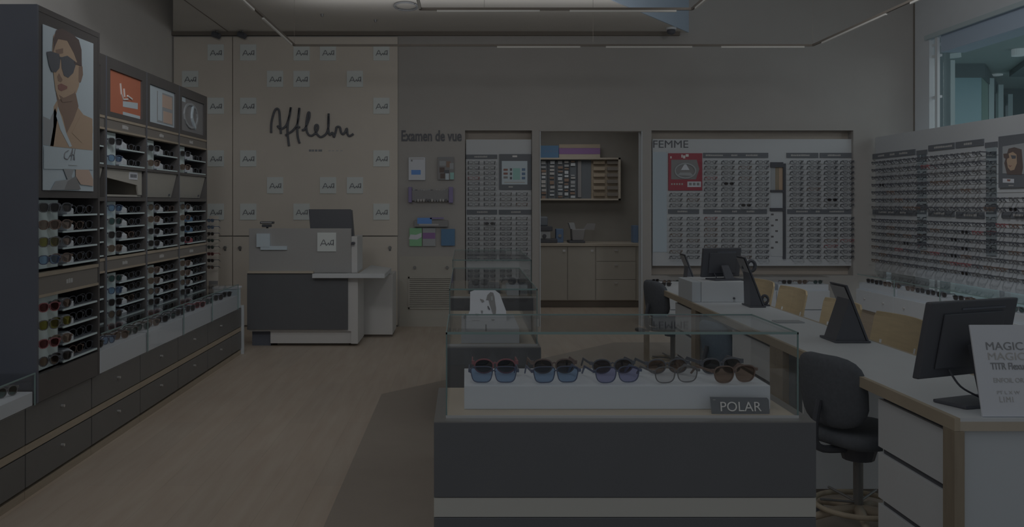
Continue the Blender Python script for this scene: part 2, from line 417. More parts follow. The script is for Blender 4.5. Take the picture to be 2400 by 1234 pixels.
MB().prism([(12.9, 22.2, 0), (13.9, 23.6, 0), (13.8, 23.7, 0), (12.8, 22.3, 0)], (0, 0, 3.0), 'mall_panel').build('panel', f)
MB().prism([(10.3, 19.85, 4.2), (11.2, 19.85, 4.2), (14, 23.9, 4.0), (14, 24.1, 4.0), (11.1, 20.1, 4.2), (10.3, 20.1, 4.2)], (0, 0, .3), 'mall_dark').build('canopy', f)
for (x, y) in ((11.82, 20.75), (12.7, 21.9), (14.05, 23.8)):
    MB().box(x - .06, x + .06, y - .06, y + .06, 0, 4.3, 'mall_steel').build('post', f)
MB().box(11.3, 11.9, 20.3, 20.45, 2.6, 3.0, 'mall_dark').build('bracket', f)
MB().box(14.9, 15.2, 24.05, 24.2, 0, 3.7, 'mall_steel').box(15.5, 17.4, 24.05, 24.2, 0, 3.7, 'mall_panel').build('doorway', f)
t = empty('steel_truss', 'white steel truss frame standing outside the window', 'truss', (6.6, 12.5, 0))
def stroke_y(mb, a, bb, Y, r, m): return mb.tube([onY(*a, Y), onY(*bb, Y)], r, m, n=4)
MB().box(6.57, 6.63, 12.47, 12.53, 0, 3.43, 'mall_steel').build('post', t)
MB().box(6.37, 6.45, 12.45, 12.55, 0, 3.5, 'mall_steel').build('post', t)
stroke_y(MB(), (2196, 135), (2250, 129), 12.5, .045, 'mall_steel').build('beam', t)
stroke_y(MB(), (2204, 212), (2226, 145), 12.5, .025, 'mall_steel').build('diagonal', t)
stroke_y(MB(), (2203, 240), (2222, 292), 12.5, .03, 'mall_steel').build('diagonal', t)
stroke_y(MB(), (2196, 226), (2228, 223), 12.5, .02, 'mall_steel').build('crossbar', t)
for k, (px, py) in enumerate(((2388, 115), (2336, 174))):
    y = F * (4.49 - EYE) / (VY - py); x = (px - VX) * y / F
    tag(MB().cyl((x, y, 4.49), (x, y, 4.36 if k == 0 else 4.46), .13, 'led_cool', n=18).build('downlight'),
        ('large' if k == 0 else 'small') + ' round downlight in the mall ceiling, ' + ('nearest the shop window' if k == 0 else 'farther back'), 'ceiling light', 'mall downlights')

# ================================================================== LOGO WALL
pw = MB()
YP = YB - .035
x0, x1 = onY(407, 0, YP).x, onY(932, 0, YP).x
xs = onY(545, 0, YP).x; zs = onY(0, 553, YP).z; zp = onY(0, 86, YP).z
wp = empty('wall_panelling', 'taupe panelled wall of tall boards behind the reception desk', 'wall panelling', (-2, YP, 0))
MB().box(x0, xs - .004, YP, YB - .004, zs + .006, zp, 'panel_taupe').build('panel', wp, bevel=.003)
MB().box(xs + .004, x1, YP, YB - .004, zs + .006, zp, 'panel_taupe').build('panel', wp, bevel=.003)
dx = [x0, onY(484, 0, YP).x, xs, onY(700, 0, YP).x, onY(832, 0, YP).x, x1]
for i in range(5):
    d = MB().box(dx[i] + .004, dx[i + 1] - .004, YP, YB - .004, .02, zs - .006, 'panel_taupe').build('door', wp, bevel=.003)
    kx = {0: None, 1: 528, 2: 563, 3: None, 4: 914}[i]
    if kx:
        p = onY(kx, 580, YP)
        kb = MB().cyl(p, p - Vector((0, .03, 0)), .02, 'steel_dark').box(p.x - .012, p.x + .012, YP - .004, YP, p.z - .04, p.z + .02, 'steel_dark').build('door_knob'); kb.parent = d
MB().box(x0, x1, YP + .005, YB - .004, 0, .02, 'rail_dark').build('plinth', wp)

SQ = [(123, [506, 582, 707, 769, 894]), (185, [446, 645, 707, 832]), (248, [506, 582, 894]), (371, [506, 582, 894]), (434, [645, 769, 832]), (496, [506, 582, 707, 894])]
rown = ['top row', 'second row', 'row beside the upper logo', 'row just under the logo', 'second lowest row', 'lowest row']
S = .197
sq = empty('square_sign', 'x', 'sign', (0, 0, 0), group='small white square signs', local=True)
MB().box(-S / 2, S / 2, -.012, 0, -S / 2, S / 2, 'square_white').build('board', sq, bevel=.002)
def q(x, y): return ((x - 262) / 385 * S, -.013, -(y - 335) / 385 * S)
lt = MB()
for st in ([(135, 412), (165, 350), (200, 287), (225, 330), (255, 405)], [(150, 372), (245, 366)], [(255, 405), (285, 372), (305, 352), (318, 398), (345, 355)],
           [(392, 300), (355, 305), (345, 350), (368, 392), (398, 350), (402, 285), (400, 405)]):
    lt.tube([q(*p) for p in st], .0045, 'ink', n=4, smooth=3)
lt.build('lettering', sq)
def dup(root, loc, rz=None, label=None, group=None):
    r = root.copy(); COL.objects.link(r); r.location = loc
    if rz is not None: r.rotation_euler = (0, 0, rz)
    if label: r['label'] = label
    if group: r['group'] = group
    for ch in list(root.children):
        c = ch.copy(); COL.objects.link(c); c.parent = r
        for g_ in ch.children:
            d = g_.copy(); COL.objects.link(d); d.parent = c
    return r
used = False
place = {5: ['leftmost', 'second', 'middle', 'fourth', 'rightmost'], 4: ['leftmost', 'second', 'third', 'rightmost'], 3: ['leftmost', 'middle', 'rightmost']}
for r, (py, xs_) in enumerate(SQ):
    for i, px in enumerate(xs_):
        p = onY(px, py, YP); p.y = YP
        lab = f'white square script sign on taupe wall, {place[len(xs_)][i]} of the {rown[r]}'
        if not used: sq.location = p; sq['label'] = lab; used = True
        else: dup(sq, p, label=lab)
# handwritten logo
lg = MB()
def L(x, y): return onY(620 + x / 9.49, 230 + y / 9.49, YP - .016)
for st in ([(148, 770), (152, 560), (190, 380), (235, 265), (285, 232), (325, 285), (340, 450), (352, 640), (365, 790)],
           [(285, 610), (325, 660), (380, 680), (440, 650), (490, 590), (530, 470), (565, 330), (585, 200)],
           [(585, 200), (560, 370), (520, 560), (512, 760), (528, 930), (545, 1065)],
           [(465, 830), (530, 785), (610, 735), (680, 660), (730, 570), (760, 400), (775, 215)],
           [(775, 215), (752, 420), (728, 640), (738, 850), (780, 1005)], [(690, 655), (790, 640)],
           [(830, 712), (890, 690), (950, 570), (995, 430), (1000, 325), (968, 335), (935, 520), (932, 690), (975, 805), (1050, 832), (1130, 775), (1185, 680), (1180, 600), (1135, 605), (1125, 700), (1170, 800), (1240, 860), (1310, 840), (1385, 765), (1425, 600), (1425, 340)],
           [(1425, 340), (1418, 680), (1450, 812), (1510, 765), (1545, 862), (1588, 720), (1605, 642), (1675, 645), (1700, 750), (1740, 800), (1790, 755), (1830, 672), (1845, 790), (1890, 840), (1978, 792)]):
    lg.tube([L(*p) for p in st], .0138, 'ink', n=8, smooth=5)
tag(lg.build('script_logo', smooth=True), 'large black handwritten logo lettering on the taupe wall', 'sign lettering')
b = MB()
for a, c in ((724, 730), (731, 736), (738, 744), (746, 755)): rectY(b, a, 350, c, 355, YP, 'ink_soft', .002)
for a in (770, 778, 788, 798): rectY(b, a, 352, a + 5, 354, YP, 'text_grey', .002)
tag(b.build('tagline_lettering'), 'tiny line of lettering on the wall below the script logo', 'sign lettering')
# spot lamps on the rail
for k, px in enumerate((508, 568)):
    p = onY(px, 80, YB - .1)
    s_ = empty('spotlight', f'small dark spotlight under the ceiling rail, {"left" if k == 0 else "right"} one', 'spotlight', p, group='spotlights on the rail')
    MB().cyl(p + Vector((0, 0, 0)), p + Vector((0, 0, .045)), .012, 'steel_dark').build('stem', s_)
    MB().cyl(p + Vector((-.04, -.02, -.0)), p + Vector((.045, -.05, -.035)), .035, 'plastic_black', n=16).build('head', s_, smooth=False)
p = onY(1573, 72, 10.9)
s_ = empty('security_camera', 'small dark security camera under the ceiling edge', 'camera', (p.x, p.y, ZR))
MB().cyl((p.x, p.y, ZR), (p.x, p.y, ZR - .025), .06, 'white', n=18).build('mount', s_)
MB().pad((p.x + .0, p.y, ZR - .045), (.05, .05, .04), 'plastic_black', e=1).build('dome', s_, smooth=True)

# ================================================================== TRACK LIGHTS
def track(label, pts_lit, corners, wires):
    o = empty('track_light', label, 'track light', corners[0])
    b = MB(); ps = corners
    for i in range(len(ps) - 1):
        a, c = Vector(ps[i]), Vector(ps[i + 1]); b.tube([a, c], .014, 'rail_dark', n=4)
    b.build('rail', o)
    for a, c in pts_lit:
        MB().tube([Vector(a) - Vector((0, 0, .018)), Vector(c) - Vector((0, 0, .016))], .012, 'led', n=4).build('lamp', o)
    w_ = MB()
    for x, y, z in wires: w_.cyl((x, y, z), (x, y, ZR if z < ZR and (x < 1.6 and y > 6.95) else 4.6), .0012, 'rail_dark', n=5)
    w_.build('cable', o)
ZT = 3.1; YT = F * (ZT - EYE) / (VY - 106)
tx = lambda px: (px - VX) * YT / F
XA, XB = tx(690), tx(1905)
def ty(py): return F * (ZT - EYE) / (VY - py)
track('long dark suspended track light with lit tubes along the back wall',
      [((tx(1165), YT, ZT), (tx(1360), YT, ZT)), ((tx(1420), YT, ZT), (tx(1622), YT, ZT)), ((tx(1690), YT, ZT), (tx(1885), YT, ZT)),
       ((XA, ty(100), ZT), (XA, ty(38), ZT)), ((XA, ty(18), ZT), (XA, 5.6, ZT)), ((XB, ty(96), ZT), (XB, ty(28), ZT)), ((XB, ty(2), ZT), (XB, 5.6, ZT))],
      [(XA, 5.5, ZT), (XA, YT, ZT), (XB, YT, ZT), (XB, 5.5, ZT)], [(XA, YT, ZT), (tx(1390), YT, ZT), (XB, YT, ZT)])
YT2 = F * (ZT - EYE) / (VY - 21)
ux = lambda px: (px - VX) * YT2 / F
track('shorter suspended track light nearer the ceiling centre, cut by the top edge',
      [((ux(1024), YT2, ZT), (ux(1265), YT2, ZT)), ((ux(1335), YT2, ZT), (ux(1585), YT2, ZT)), ((ux(985), YT2 - .12, ZT), (ux(985), 5.6, ZT)), ((ux(1622), YT2 - .12, ZT), (ux(1622), 5.6, ZT))],
      [(ux(985), 5.5, ZT), (ux(985), YT2, ZT), (ux(1622), YT2, ZT), (ux(1622), 5.5, ZT)], [(ux(1135), YT2, ZT), (ux(1390), YT2, ZT)])

# ================================================================== GLASSES
def se(cx, cz, w_, h, e, n=14, skew=0.0):
    out = []
    for i in range(n):
        a = 2 * PI * i / n; c, s_ = math.cos(a), math.sin(a)
        x = math.copysign(abs(c) ** e, c) * w_; z = math.copysign(abs(s_) ** e, s_) * h
        x *= 1 + skew * (z / h)
        out.append((cx + x, 0, cz + z))
    return out
def frame_mb(mb, m, e=.7, r=.0022, w_=.026, h=.020, tw=.0035, skew=.08, n=14, tl=.135, th=.006):
    for sx in (-1, 1):
        mb.tube(se(sx * .034, h + r, w_, h, e, n, skew), r, m, n=4, closed=True)
    z = h * 1.35 + r
    mb.tube([(-.034 + w_ * .95, 0, z), (0, -.002, z + .004), (.034 - w_ * .95, 0, z)], r * 1.1, m, n=4)
    for sx in (-1, 1):
        xx = sx * (.034 + w_)
        mb.box(min(xx, xx + sx * .009), max(xx, xx + sx * .009), -.003, .006, z - th * .2, z + th, m)
        mb.prism([(xx + sx * .006, .006, z + th * .8), (xx + sx * .004, tl * .72, z + th * .6), (xx + sx * .001, tl, z - .026), (xx + sx * .001, tl - .006, z - .028), (xx + sx * .004, tl * .68, z - th * .3), (xx + sx * .006, .006, z - th * .1)], (sx * tw, 0, 0), m)
def lens_mb(mb, sx, m, e=.7, w_=.026, h=.020, skew=.08, n=14, r=.0022):
    pts = se(sx * .034, h + r, w_, h, e, n, skew); mb.prism(pts, (0, .0012, 0), m)
def glasses_proto(name, frame, lens, label, cat, parts=True, **k):
    kk = {a: k[a] for a in ('e', 'w_', 'h', 'skew', 'n') if a in k}; r = k.get('r', .0022)
    if parts:
        o = empty(name, label, cat, local=True)
        f_ = MB(); frame_mb(f_, frame, **k); f_.build('frame', o)
        for sx in (-1, 1):
            l_ = MB(); lens_mb(l_, sx, lens, r=r, **kk); l_.build('lens', o)
    else:
        f_ = MB(); frame_mb(f_, frame, **k)
        for sx in (-1, 1): lens_mb(f_, sx, lens, r=r, **kk)
        o = f_.build(name); tag(o, label, cat)
    return o
# ---- eyeglasses on the back and right racks: one mesh per look, each pair its own object
EK = []
for fm, ln, e in (('frame_black', 'lens_clear', .75), ('frame_black', 'lens_clear', .95), ('frame_soft', 'lens_clear', .7), ('frame_tortoise', 'lens_clear', .8), ('frame_red', 'lens_clear', .85), ('frame_black', 'lens_dark', .8)):
    m_ = MB(); frame_mb(m_, fm, e=e, r=.0032, h=.017, n=10, tw=.006, th=.013, tl=.095)
    for sx in (-1, 1): lens_mb(m_, sx, ln, e=e, h=.017, n=10, r=.003)
    EK.append((m_.mesh('eyeglasses'), {'frame_black': 'black', 'frame_soft': 'grey', 'frame_tortoise': 'brown', 'frame_red': 'red'}[fm] + ('-tinted' if ln == 'lens_dark' else ''), m_))
def eyeglasses(loc, rz, where, group, kind=None):
    i = kind if kind is not None else random.choices(range(6), (6, 4, 4, 1.2, .3, .3))[0]
    o = bpy.data.objects.new('eyeglasses', EK[i][0]); COL.objects.link(o); o.location = loc; o.rotation_euler = (0, 0, rz)
    tag(o, f'{EK[i][1].replace("-tinted", " dark-lens")} eyeglasses, {where}', 'eyeglasses', group)
    return o
REST = MB(); REST_N = 0
def rest_glasses(loc, rz):
    global REST_N
    i = random.choices(range(6), (6, 4, 4, 1.2, .3, .3))[0]; src = EK[i][2]
    M = Matrix.Translation(loc) @ Matrix.Rotation(rz, 4, 'Z')
    n = len(REST.v); REST.v += [M @ v for v in src.v]
    REST.f += [[n + k for k in f_] for f_ in src.f]; REST.m += [REST.mi(src.mats[k]) for k in src.m]; REST_N += 1

def header(parent, px0, px1, py0, py1, Y, words, dark='sign_dark'):
    b = MB(); rectY(b, px0, py0, px1, py1, Y, dark, .012); h = b.build('header', parent)
    t = MB(); cy = (py0 + py1) / 2
    for a, c in words:
        x = a
        while x < c:
            w_ = random.uniform(2.2, 4.2); rectY(t, x, cy - random.uniform(1.4, 2.2), min(c, x + w_), cy + 1.8, Y - .012, 'text_grey', .001); x += w_ + .8
    if words:
        t2 = t.build('lettering'); t2.parent = h; t2.location = (0, 0, 0)
YD = YB + .06      # face of the boards inside the recesses
# ---- board one (left of the alcove)
rk = empty('eyewear_rack', 'tall narrow white eyewear rack in the recess left of the alcove', 'display rack', (.4, YD, 0))
rectY(MB(), 1092, 327, 1245, 722, YD + .03, 'board_white', .03).build('board', rk)
def peg_rows(parent, rows, xspans, Y):
    t = MB()
    for py in rows:
        for a, c in xspans: rectY(t, a, py + 2.6, c, py + 3.3, Y, 'text_grey', .006)
    t.build('shelf_rail', parent)
header(rk, 1092, 1165, 362, 372, YD, [(1112, 1142)]); header(rk, 1094, 1165, 491, 502, YD, [(1118, 1143)]); header(rk, 1169, 1245, 491, 502, YD, [(1198, 1220)])
up = [382 + 12.2 * i for i in range(9)]; lo = [512 + 11.9 * i for i in range(9)]
peg_rows(rk, up, [(1093, 1165)], YD); peg_rows(rk, up[6:], [(1169, 1245)], YD); peg_rows(rk, lo, [(1093, 1165), (1169, 1245)], YD)
def put(px, py, Y, f, *a):
    p = onY(px, py + 3, Y); return f((p.x, Y - .098, p.z), *a)
for i, py in enumerate(up):
    for c, px in enumerate((1110, 1147, 1185, 1222)):
        if c < 2 or i >= 6: put(px, py, YD, rest_glasses, 0)
for i, py in enumerate(lo + [634, 646, 658]):
    for c, px in enumerate((1110, 1147, 1185, 1222)):
        if not (i > 8 and c == 3): put(px, py, YD, rest_glasses, 0)
b = MB(); rectY(b, 1093, 587, 1186, 596, YD, 'sign_dark', .012); b.build('header', rk)
# framed poster on it
ps = empty('framed_poster', 'black framed poster with teal panel on the narrow rack', 'poster', onY(1206, 402, YD - .01))
Yq = YD - .004
rectY(MB(), 1170, 361, 1245, 444, Yq, 'sign_dark', .018).build('frame', ps)
b = MB(); rectY(b, 1176, 377, 1236, 432, Yq - .018, 'photo_pale', .003); rectY(b, 1202, 394, 1219, 421, Yq - .021, 'teal', .001)
for k in range(3):
    rectY(b, 1180, 395 + 9 * k, 1190, 400 + 9 * k, Yq - .021, 'lips' if k < 2 else 'photo_mid', .001); rectY(b, 1195, 394 + 10 * k, 1200, 400 + 10 * k, Yq - .021, 'ink', .001); rectY(b, 1223, 394 + 10 * k, 1231, 400 + 10 * k, Yq - .021, 'navy', .001)
rectY(b, 1182, 426, 1230, 428, Yq - .021, 'text_grey', .001); b.build('picture', ps)
b = MB(); rectY(b, 1201, 364, 1212, 368, Yq - .018, 'text_white', .001); rectY(b, 1192, 436, 1202, 439, Yq - .018, 'text_grey', .001); b.build('lettering', ps)
# ---- FEMME board
rk = empty('eyewear_rack', 'wide white womens eyewear rack in the large recess of the back wall', 'display rack', (3.4, YD, 0))
rectY(MB(), 1528, 326, 1999, 622, YD + .03, 'board_white', .03).build('board', rk)
p = onY(1531, 346, YD)
text_obj('FEMME', onY(1613, 0, YD).x - p.x, onY(0, 329, YD).z - p.z, facing_cam(p.x, YD - .004, p.z), 'ink', rk)
header(rk, 1648, 1800, 358, 369.5, YD, [(1654, 1694), (1714, 1728), (1748, 1776)]); header(rk, 1843, 1917, 358, 369.5, YD, [(1854, 1898)]); header(rk, 1921, 1999, 358, 369.5, YD, [(1940, 1970)])
header(rk, 1566, 1638, 490, 500.5, YD, [(1588, 1611)]); header(rk, 1648, 1797, 490, 500.5, YD, [(1675, 1690), (1716, 1727), (1750, 1768)])
header(rk, 1845, 1999, 490, 500.5, YD, [(1866, 1893), (1912, 1922), (1944, 1978)])
up = [381 + 12.55 * i for i in range(9)]; lo = [512 + 12.9 * i for i in range(8)]
peg_rows(rk, up, [(1648, 1800), (1845, 1999)], YD); peg_rows(rk, up[6:], [(1566, 1645)], YD); peg_rows(rk, lo, [(1566, 1645), (1648, 1800), (1845, 1999)], YD)
secs = [('left', (1582, 1622)), ('middle', (1663, 1703, 1743, 1783)), ('right', (1863, 1903, 1943, 1981))]
cnt = {'n': 0}
for sname, xs_ in secs:
    for part, rows in (('upper', up), ('lower', lo)):
        for i, py in enumerate(rows):
            if sname == 'left' and part == 'upper' and i < 6: continue
            for c, px in enumerate(xs_):
                if sname == 'left' or (sname == 'middle' and part == 'upper' and c == 0) :
                    put(px, py, YD, rest_glasses, 0); continue
                p = onY(px, py + 3, YD)
                eyeglasses((p.x, YD - .098, p.z), 0, f'{ORD[i]} row, {ORD[c]} column, {part} {sname} block of the womens rack', 'eyeglasses on the womens rack'); cnt['n'] += 1
mr = MB(); rectY(mr, 1530, 356, 1563, 590, YD, 'mirror', .008)
mo = empty('wall_mirror', 'narrow tall mirror at the left end of the womens rack', 'mirror', onY(1546, 473, YD)); mr.build('glass', mo)
b = MB(); rectY(b, 1529, 355, 1530.5, 591, YD, 'cool_white', .012); rectY(b, 1562.5, 355, 1564, 591, YD, 'cool_white', .012); b.build('frame', mo)
mo = empty('wall_mirror', 'slim dark-framed mirror between middle and right blocks of the womens rack', 'mirror', onY(1822, 490, YD))
b = MB(); rectY(b, 1834, 383, 1840, 606, YD, 'plastic_black', .03); rectY(b, 1805, 380, 1834, 392, YD, 'plastic_black', .03)
rectY(b, 1805, 445, 1834, 450, YD, 'plastic_black', .03); rectY(b, 1804, 487, 1834, 494, YD, 'plastic_black', .03); b.build('frame', mo)
b = MB(); rectY(b, 1806, 392, 1834, 445, YD, 'photo_grey', .006); rectY(b, 1817, 392, 1826, 445, YD - .006, 'wood_brown', .002); rectY(b, 1826, 392, 1834, 445, YD - .006, 'skin', .002); rectY(b, 1806, 450, 1834, 487, YD, 'cool_white', .006); rectY(b, 1806, 494, 1834, 600, YD, 'board_white', .006)
for k in range(7):
    rectY(b, 1807 + (k % 2) * 10, 500 + 13 * k, 1813 + (k % 2) * 10, 504 + 13 * k, YD - .006, 'frame_soft', .003)
b.build('inset', mo)  # flat coloured patches paint what the mirror reflects
# red poster
ps = empty('framed_poster', 'red framed poster with grey picture of spectacles at top left of womens rack', 'poster', onY(1606, 402, YD))
rectY(MB(), 1566, 359, 1645, 446, YD, 'red', .018).build('frame', ps)
Yq = YD - .018
b = MB(); pts = [onY(*p_, Yq) for p_ in ((1573, 374), (1633, 374), (1639, 396), (1631, 420), (1573, 420))]
b.prism(pts, (0, -.002, 0), 'photo_mid')
b.tube([onY(1606 + 24 * math.cos(a), 400 + 17 * math.sin(a), Yq - .004) for a in [2 * PI * i / 24 for i in range(24)]], .012, 'photo_grey', closed=True, n=4)
b.prism([onY(*p_, Yq - .003) for p_ in ((1596, 398), (1606, 381), (1616, 398))], (0, -.002, 0), 'paper_white')
b.prism([onY(*p_, Yq - .003) for p_ in ((1588, 410), (1594, 404), (1618, 404), (1626, 412))], (0, -.002, 0), 'photo_grey'); b.build('picture', ps)
b = MB(); rectY(b, 1611, 425, 1643, 438, Yq, 'paper_white', .002)
for k in range(3): rectY(b, 1615 + 9 * k, 428, 1621 + 9 * k, 434, Yq - .002, 'ink_soft', .001)
for k in range(5): rectY(b, 1573 + 6 * k, 429, 1576.5 + 6 * k, 433, Yq, 'text_grey', .001)
for a, c, d, e_ in ((1597, 362, 1600, 369), (1601, 364, 1606, 371), (1607, 361, 1614, 367), (1571, 366, 1574, 371)): rectY(b, a, c, d, e_, Yq, 'text_white', .001)
b.build('lettering', ps)

# ================================================================== RIGHT RACK (on the facade side)
XD = 4.95
rk = empty('eyewear_rack', 'long white eyewear rack along the right side below the window', 'display rack', (XD, 8, 0))
ztop, zbot = 2.29, .687
MB().box(XD, XD + .05, 4.6, 11.12, zbot, ztop, 'board_white').build('board', rk, bevel=.003)
for y in (11.0, 8.6, 6.2): MB().box(XD + .06, XD + .12, y - .04, y + .04, 0, ztop - .1, 'cool_white').build('post', rk)
def yX(px): return F * XD / (px - VX)
def hx(px0, px1, z0, z1, words):
    y0, y1 = yX(px0), yX(px1); h = MB().box(XD - .012, XD, y1, y0, z0, z1, 'sign_dark').build('header', rk)
    t = MB()
    for a, c in words:
        y = yX(a)
        while y > yX(c):
            d = random.uniform(.02, .04); t.box(XD - .0135, XD - .012, y - d, y, (z0 + z1) / 2 - .011, (z0 + z1) / 2 + random.uniform(.006, .012), 'text_grey'); y -= d + .008
    if words: o = t.build('lettering'); o.parent = h
zu0, zu1, zl0, zl1 = 2.03, 2.09, 1.36, 1.42
hx(2047, 2146, zu0, zu1, [(2060, 2072), (2088, 2098), (2110, 2128)]); hx(2178, 2238, zu0 + .02, zu1 + .02, [(2192, 2232)]); hx(2242, 2307, zu0 + .02, zu1 + .02, [(2262, 2280)])
hx(2047, 2150, zl0, zl1, [(2062, 2078), (2084, 2096), (2112, 2122)]); hx(2178, 2238, zl0, zl1, [(2192, 2214)]); hx(2243, 2308, zl0 - .01, zl1 - .01, [(2262, 2290)]); hx(2350, 2440, zl0, zl1, [(2378, 2400)])
ups = [1.95 - .088 * i for i in range(7)]; los = [1.275 - .080 * i for i in range(7)]
secs = [('far', [2062, 2083, 2104, 2126, 2140]), ('mirror', [2160]), ('centre', [2190, 2212, 2236]), ('near', [2258, 2280, 2300]), ('inner', [2324]), ('nearest', [2352, 2377, 2396])]
t = MB()
for z in ups + los: t.box(XD - .006, XD, 7.7, 11.1, z - .004, z - .001, 'text_grey')
t.build('shelf_rail', rk)
nR = 0
cols = []
y = 10.93
while y > 7.95: cols.append(y); y -= .198
sec_of = lambda y: 'far' if y > yX(2148) else 'middle' if y > yX(2240) else 'near' if y > yX(2310) else 'nearest'
cidx = {}
for y in cols:
    px = VX + F * XD / y
    if 2148 < px < 2158 or 2312 < px < 2330: continue
    sname = sec_of(y); cidx[sname] = cidx.get(sname, 0) + 1
    for part, zz in (('upper', ups), ('lower', los)):
        if part == 'upper' and px > 2338:
            rows = list(enumerate(zz))[5:]
        else: rows = list(enumerate(zz))
        for i, z in rows:
            kd = None
            if part == 'lower' and sname == 'near' and i > 0 and random.random() < .5: kd = 5 if i != 5 else 4
            eyeglasses((XD - .098, y, z), -PI / 2, f'{ORD[i]} row, column {["one","two","three","four","five","six"][cidx[sname]-1]}, {part} {sname} block of right rack', 'eyeglasses on the right rack', kd); nR += 1
tag(REST.build('eyeglasses', fixn=False), 'rows of small dark eyeglasses on the narrow rack and left side of the womens rack', 'eyeglasses', 'remaining eyeglasses on the back racks', 'stuff')
print('EYEGLASSES individual', nR + cnt['n'], 'rest', REST_N)
for k, (a, c) in enumerate(((2150, 2174), (2311, 2339))):
    y0, y1 = yX(a), yX(c)
    mo = empty('wall_mirror', ('slim mirror on the right rack, farther one' if k == 0 else 'slim mirror on the right rack, nearer one beside the portrait poster'), 'mirror', (XD, (y0 + y1) / 2, 1.5), group='mirrors on the right rack')
    MB().box(XD - .007, XD - .0005, y1 + .01, y0 - .01, 1.0, 2.02, 'mirror').build('glass', mo)
    MB().box(XD - .012, XD - .0005, y1, y0, 2.02, 2.07, 'sign_dark').box(XD - .012, XD - .0005, y1, y0, 1.43, 1.48, 'sign_dark').build('frame', mo)
# portrait poster on right rack
def polyX(mb, pts, X, m, lay, sgn, thick=.0006):
    mb.prism([onX(px, py, X) + Vector((sgn * (.0008 + .0007 * lay), 0, 0)) for px, py in pts], (sgn * thick, 0, 0), m)
ps = empty('framed_poster', 'black framed portrait poster of a person in sunglasses on the right rack', 'poster', (XD, 8.3, 1.8))
y0, y1 = yX(2345), yX(2432)
fz1, fz0 = EYE + (VY - 320) * y0 / F, EYE + (VY - 440) * y0 / F
MB().box(XD - .02, XD, y1, y0, fz0, fz1, 'sign_dark').build('frame', ps)
b = MB(); XQ = XD - .021
def R(x, y): return (2000 + x / 2.9375, 280 + y / 2.9375)
polyX(b, [(2350, 343), (2425, 331), (2425, 408), (2350, 406)], XQ, 'photo_grey', 0, -1)
polyX(b, [R(1070, 200), R(1110, 190), R(1160, 205), R(1170, 330), R(1160, 380), R(1060, 378), R(1040, 300)], XQ, 'hair', 1, -1)
polyX(b, [R(1068, 235), R(1100, 222), R(1125, 240), R(1128, 300), R(1110, 345), R(1085, 352), R(1066, 330), R(1058, 285)], XQ, 'skin', 2, -1)
polyX(b, [R(1035, 235), R(1070, 232), R(1076, 262), R(1055, 272), R(1038, 262)], XQ, 'hair', 3, -1)
polyX(b, [R(1086, 245), R(1122, 248), R(1120, 268), R(1095, 270)], XQ, 'ink', 3, -1)
polyX(b, [R(1068, 312), R(1085, 318), R(1096, 312), R(1082, 328)], XQ, 'lips', 3, -1)
polyX(b, [R(1030, 405), R(1108, 408), R(1108, 436), R(1030, 434)], XQ, 'paper_white', 1, -1)
polyX(b, [R(1060, 410), R(1085, 412), R(1080, 425), R(1062, 424)], XQ, 'lips', 2, -1)
b.build('picture', ps)
b = MB()
for k in range(3): polyX(b, [R(1070 + 12 * k, 450), R(1079 + 12 * k, 450), R(1079 + 12 * k, 458), R(1070 + 12 * k, 458)], XQ, 'text_grey', 0, -1)
b.build('lettering', ps)

# ================================================================== ALCOVE CONTENTS
cb = empty('base_cabinet', 'cream base cabinets in the alcove with doors and drawers', 'cabinet', (1.5, 13.2, 0))
CY = 13.2
MB().box(ax0 - .55, 2.6, CY + .02, 13.88, .1, .88, 'cabinet_cream').build('body', cb)
MB().box(ax0 - .55, 2.6, CY + .06, 13.8, 0, .1, 'rail_dark').build('plinth', cb)
def cxx(px): return (px - VX) * CY / F
for a, c in ((1190, 1256), (1257, 1330), (1331, 1396)):
    d = MB().box(cxx(a), cxx(c) - .006, CY, CY + .018, .11, .87, 'cabinet_cream').build('door', cb, bevel=.002)
    h_ = MB().box(cxx(c) - .07, cxx(c) - .03, CY - .012, CY, .80, .83, 'metal').build('handle'); h_.parent = d
for i, (z0, z1) in enumerate(((.11, .40), (.405, .66), (.665, .87))):
    d = MB().box(cxx(1397), cxx(1490), CY, CY + .018, z0, z1, 'cabinet_cream').build('drawer', cb, bevel=.002)
    h_ = MB().box(cxx(1440), cxx(1448), CY - .012, CY, z1 - .06, z1 - .04, 'metal').build('handle'); h_.parent = d
tag(MB().box(ax0 - .58, 2.61, CY - .02, 13.89, .88, .92, 'wood_light').build('worktop', bevel=.003), 'pale wooden worktop along the alcove back wall', 'worktop')
# tool rack on the alcove wall
YR = 13.78
tr = empty('tool_rack', 'pale wooden tray rack with dark compartments on the alcove wall', 'rack', onY(1360, 420, YR))
b = MB(); rectY(b, 1200, 370, 1452, 374, YR, 'wood_light', .1); rectY(b, 1200, 465, 1452, 469, YR, 'wood_light', .1); rectY(b, 1447, 370, 1452, 469, YR, 'wood_light', .1); rectY(b, 1200, 370, 1452, 469, YR + .1, 'wood_band', .1); b.build('case', tr)
rectY(MB(), 1202, 374, 1385, 465, YR, 'shelf_back', .02).build('backing', tr)
b = MB()
for k, px in enumerate((1274, 1294, 1313, 1327, 1342)):
    y = 377
    while y < 460:
        h = random.uniform(3, 8)
        if not (k == 4 and 388 < y < 408): rectY(b, px - 5 + random.uniform(-1, 1), y, px + 5 + random.uniform(-1, 1), y + h, YR - .02, random.choice(['text_grey', 'cool_white', 'photo_grey', 'skin_dark']), .02)
        y += h + random.uniform(1.5, 5)
for x in (1284, 1303, 1321, 1334, 1351): rectY(b, x, 374, x + 1.2, 465, YR - .02, 'plastic_black', .03)
rectY(b, 1354, 376, 1362, 462, YR - .02, 'photo_mid', .02)
b.build('compartment_contents', tr)
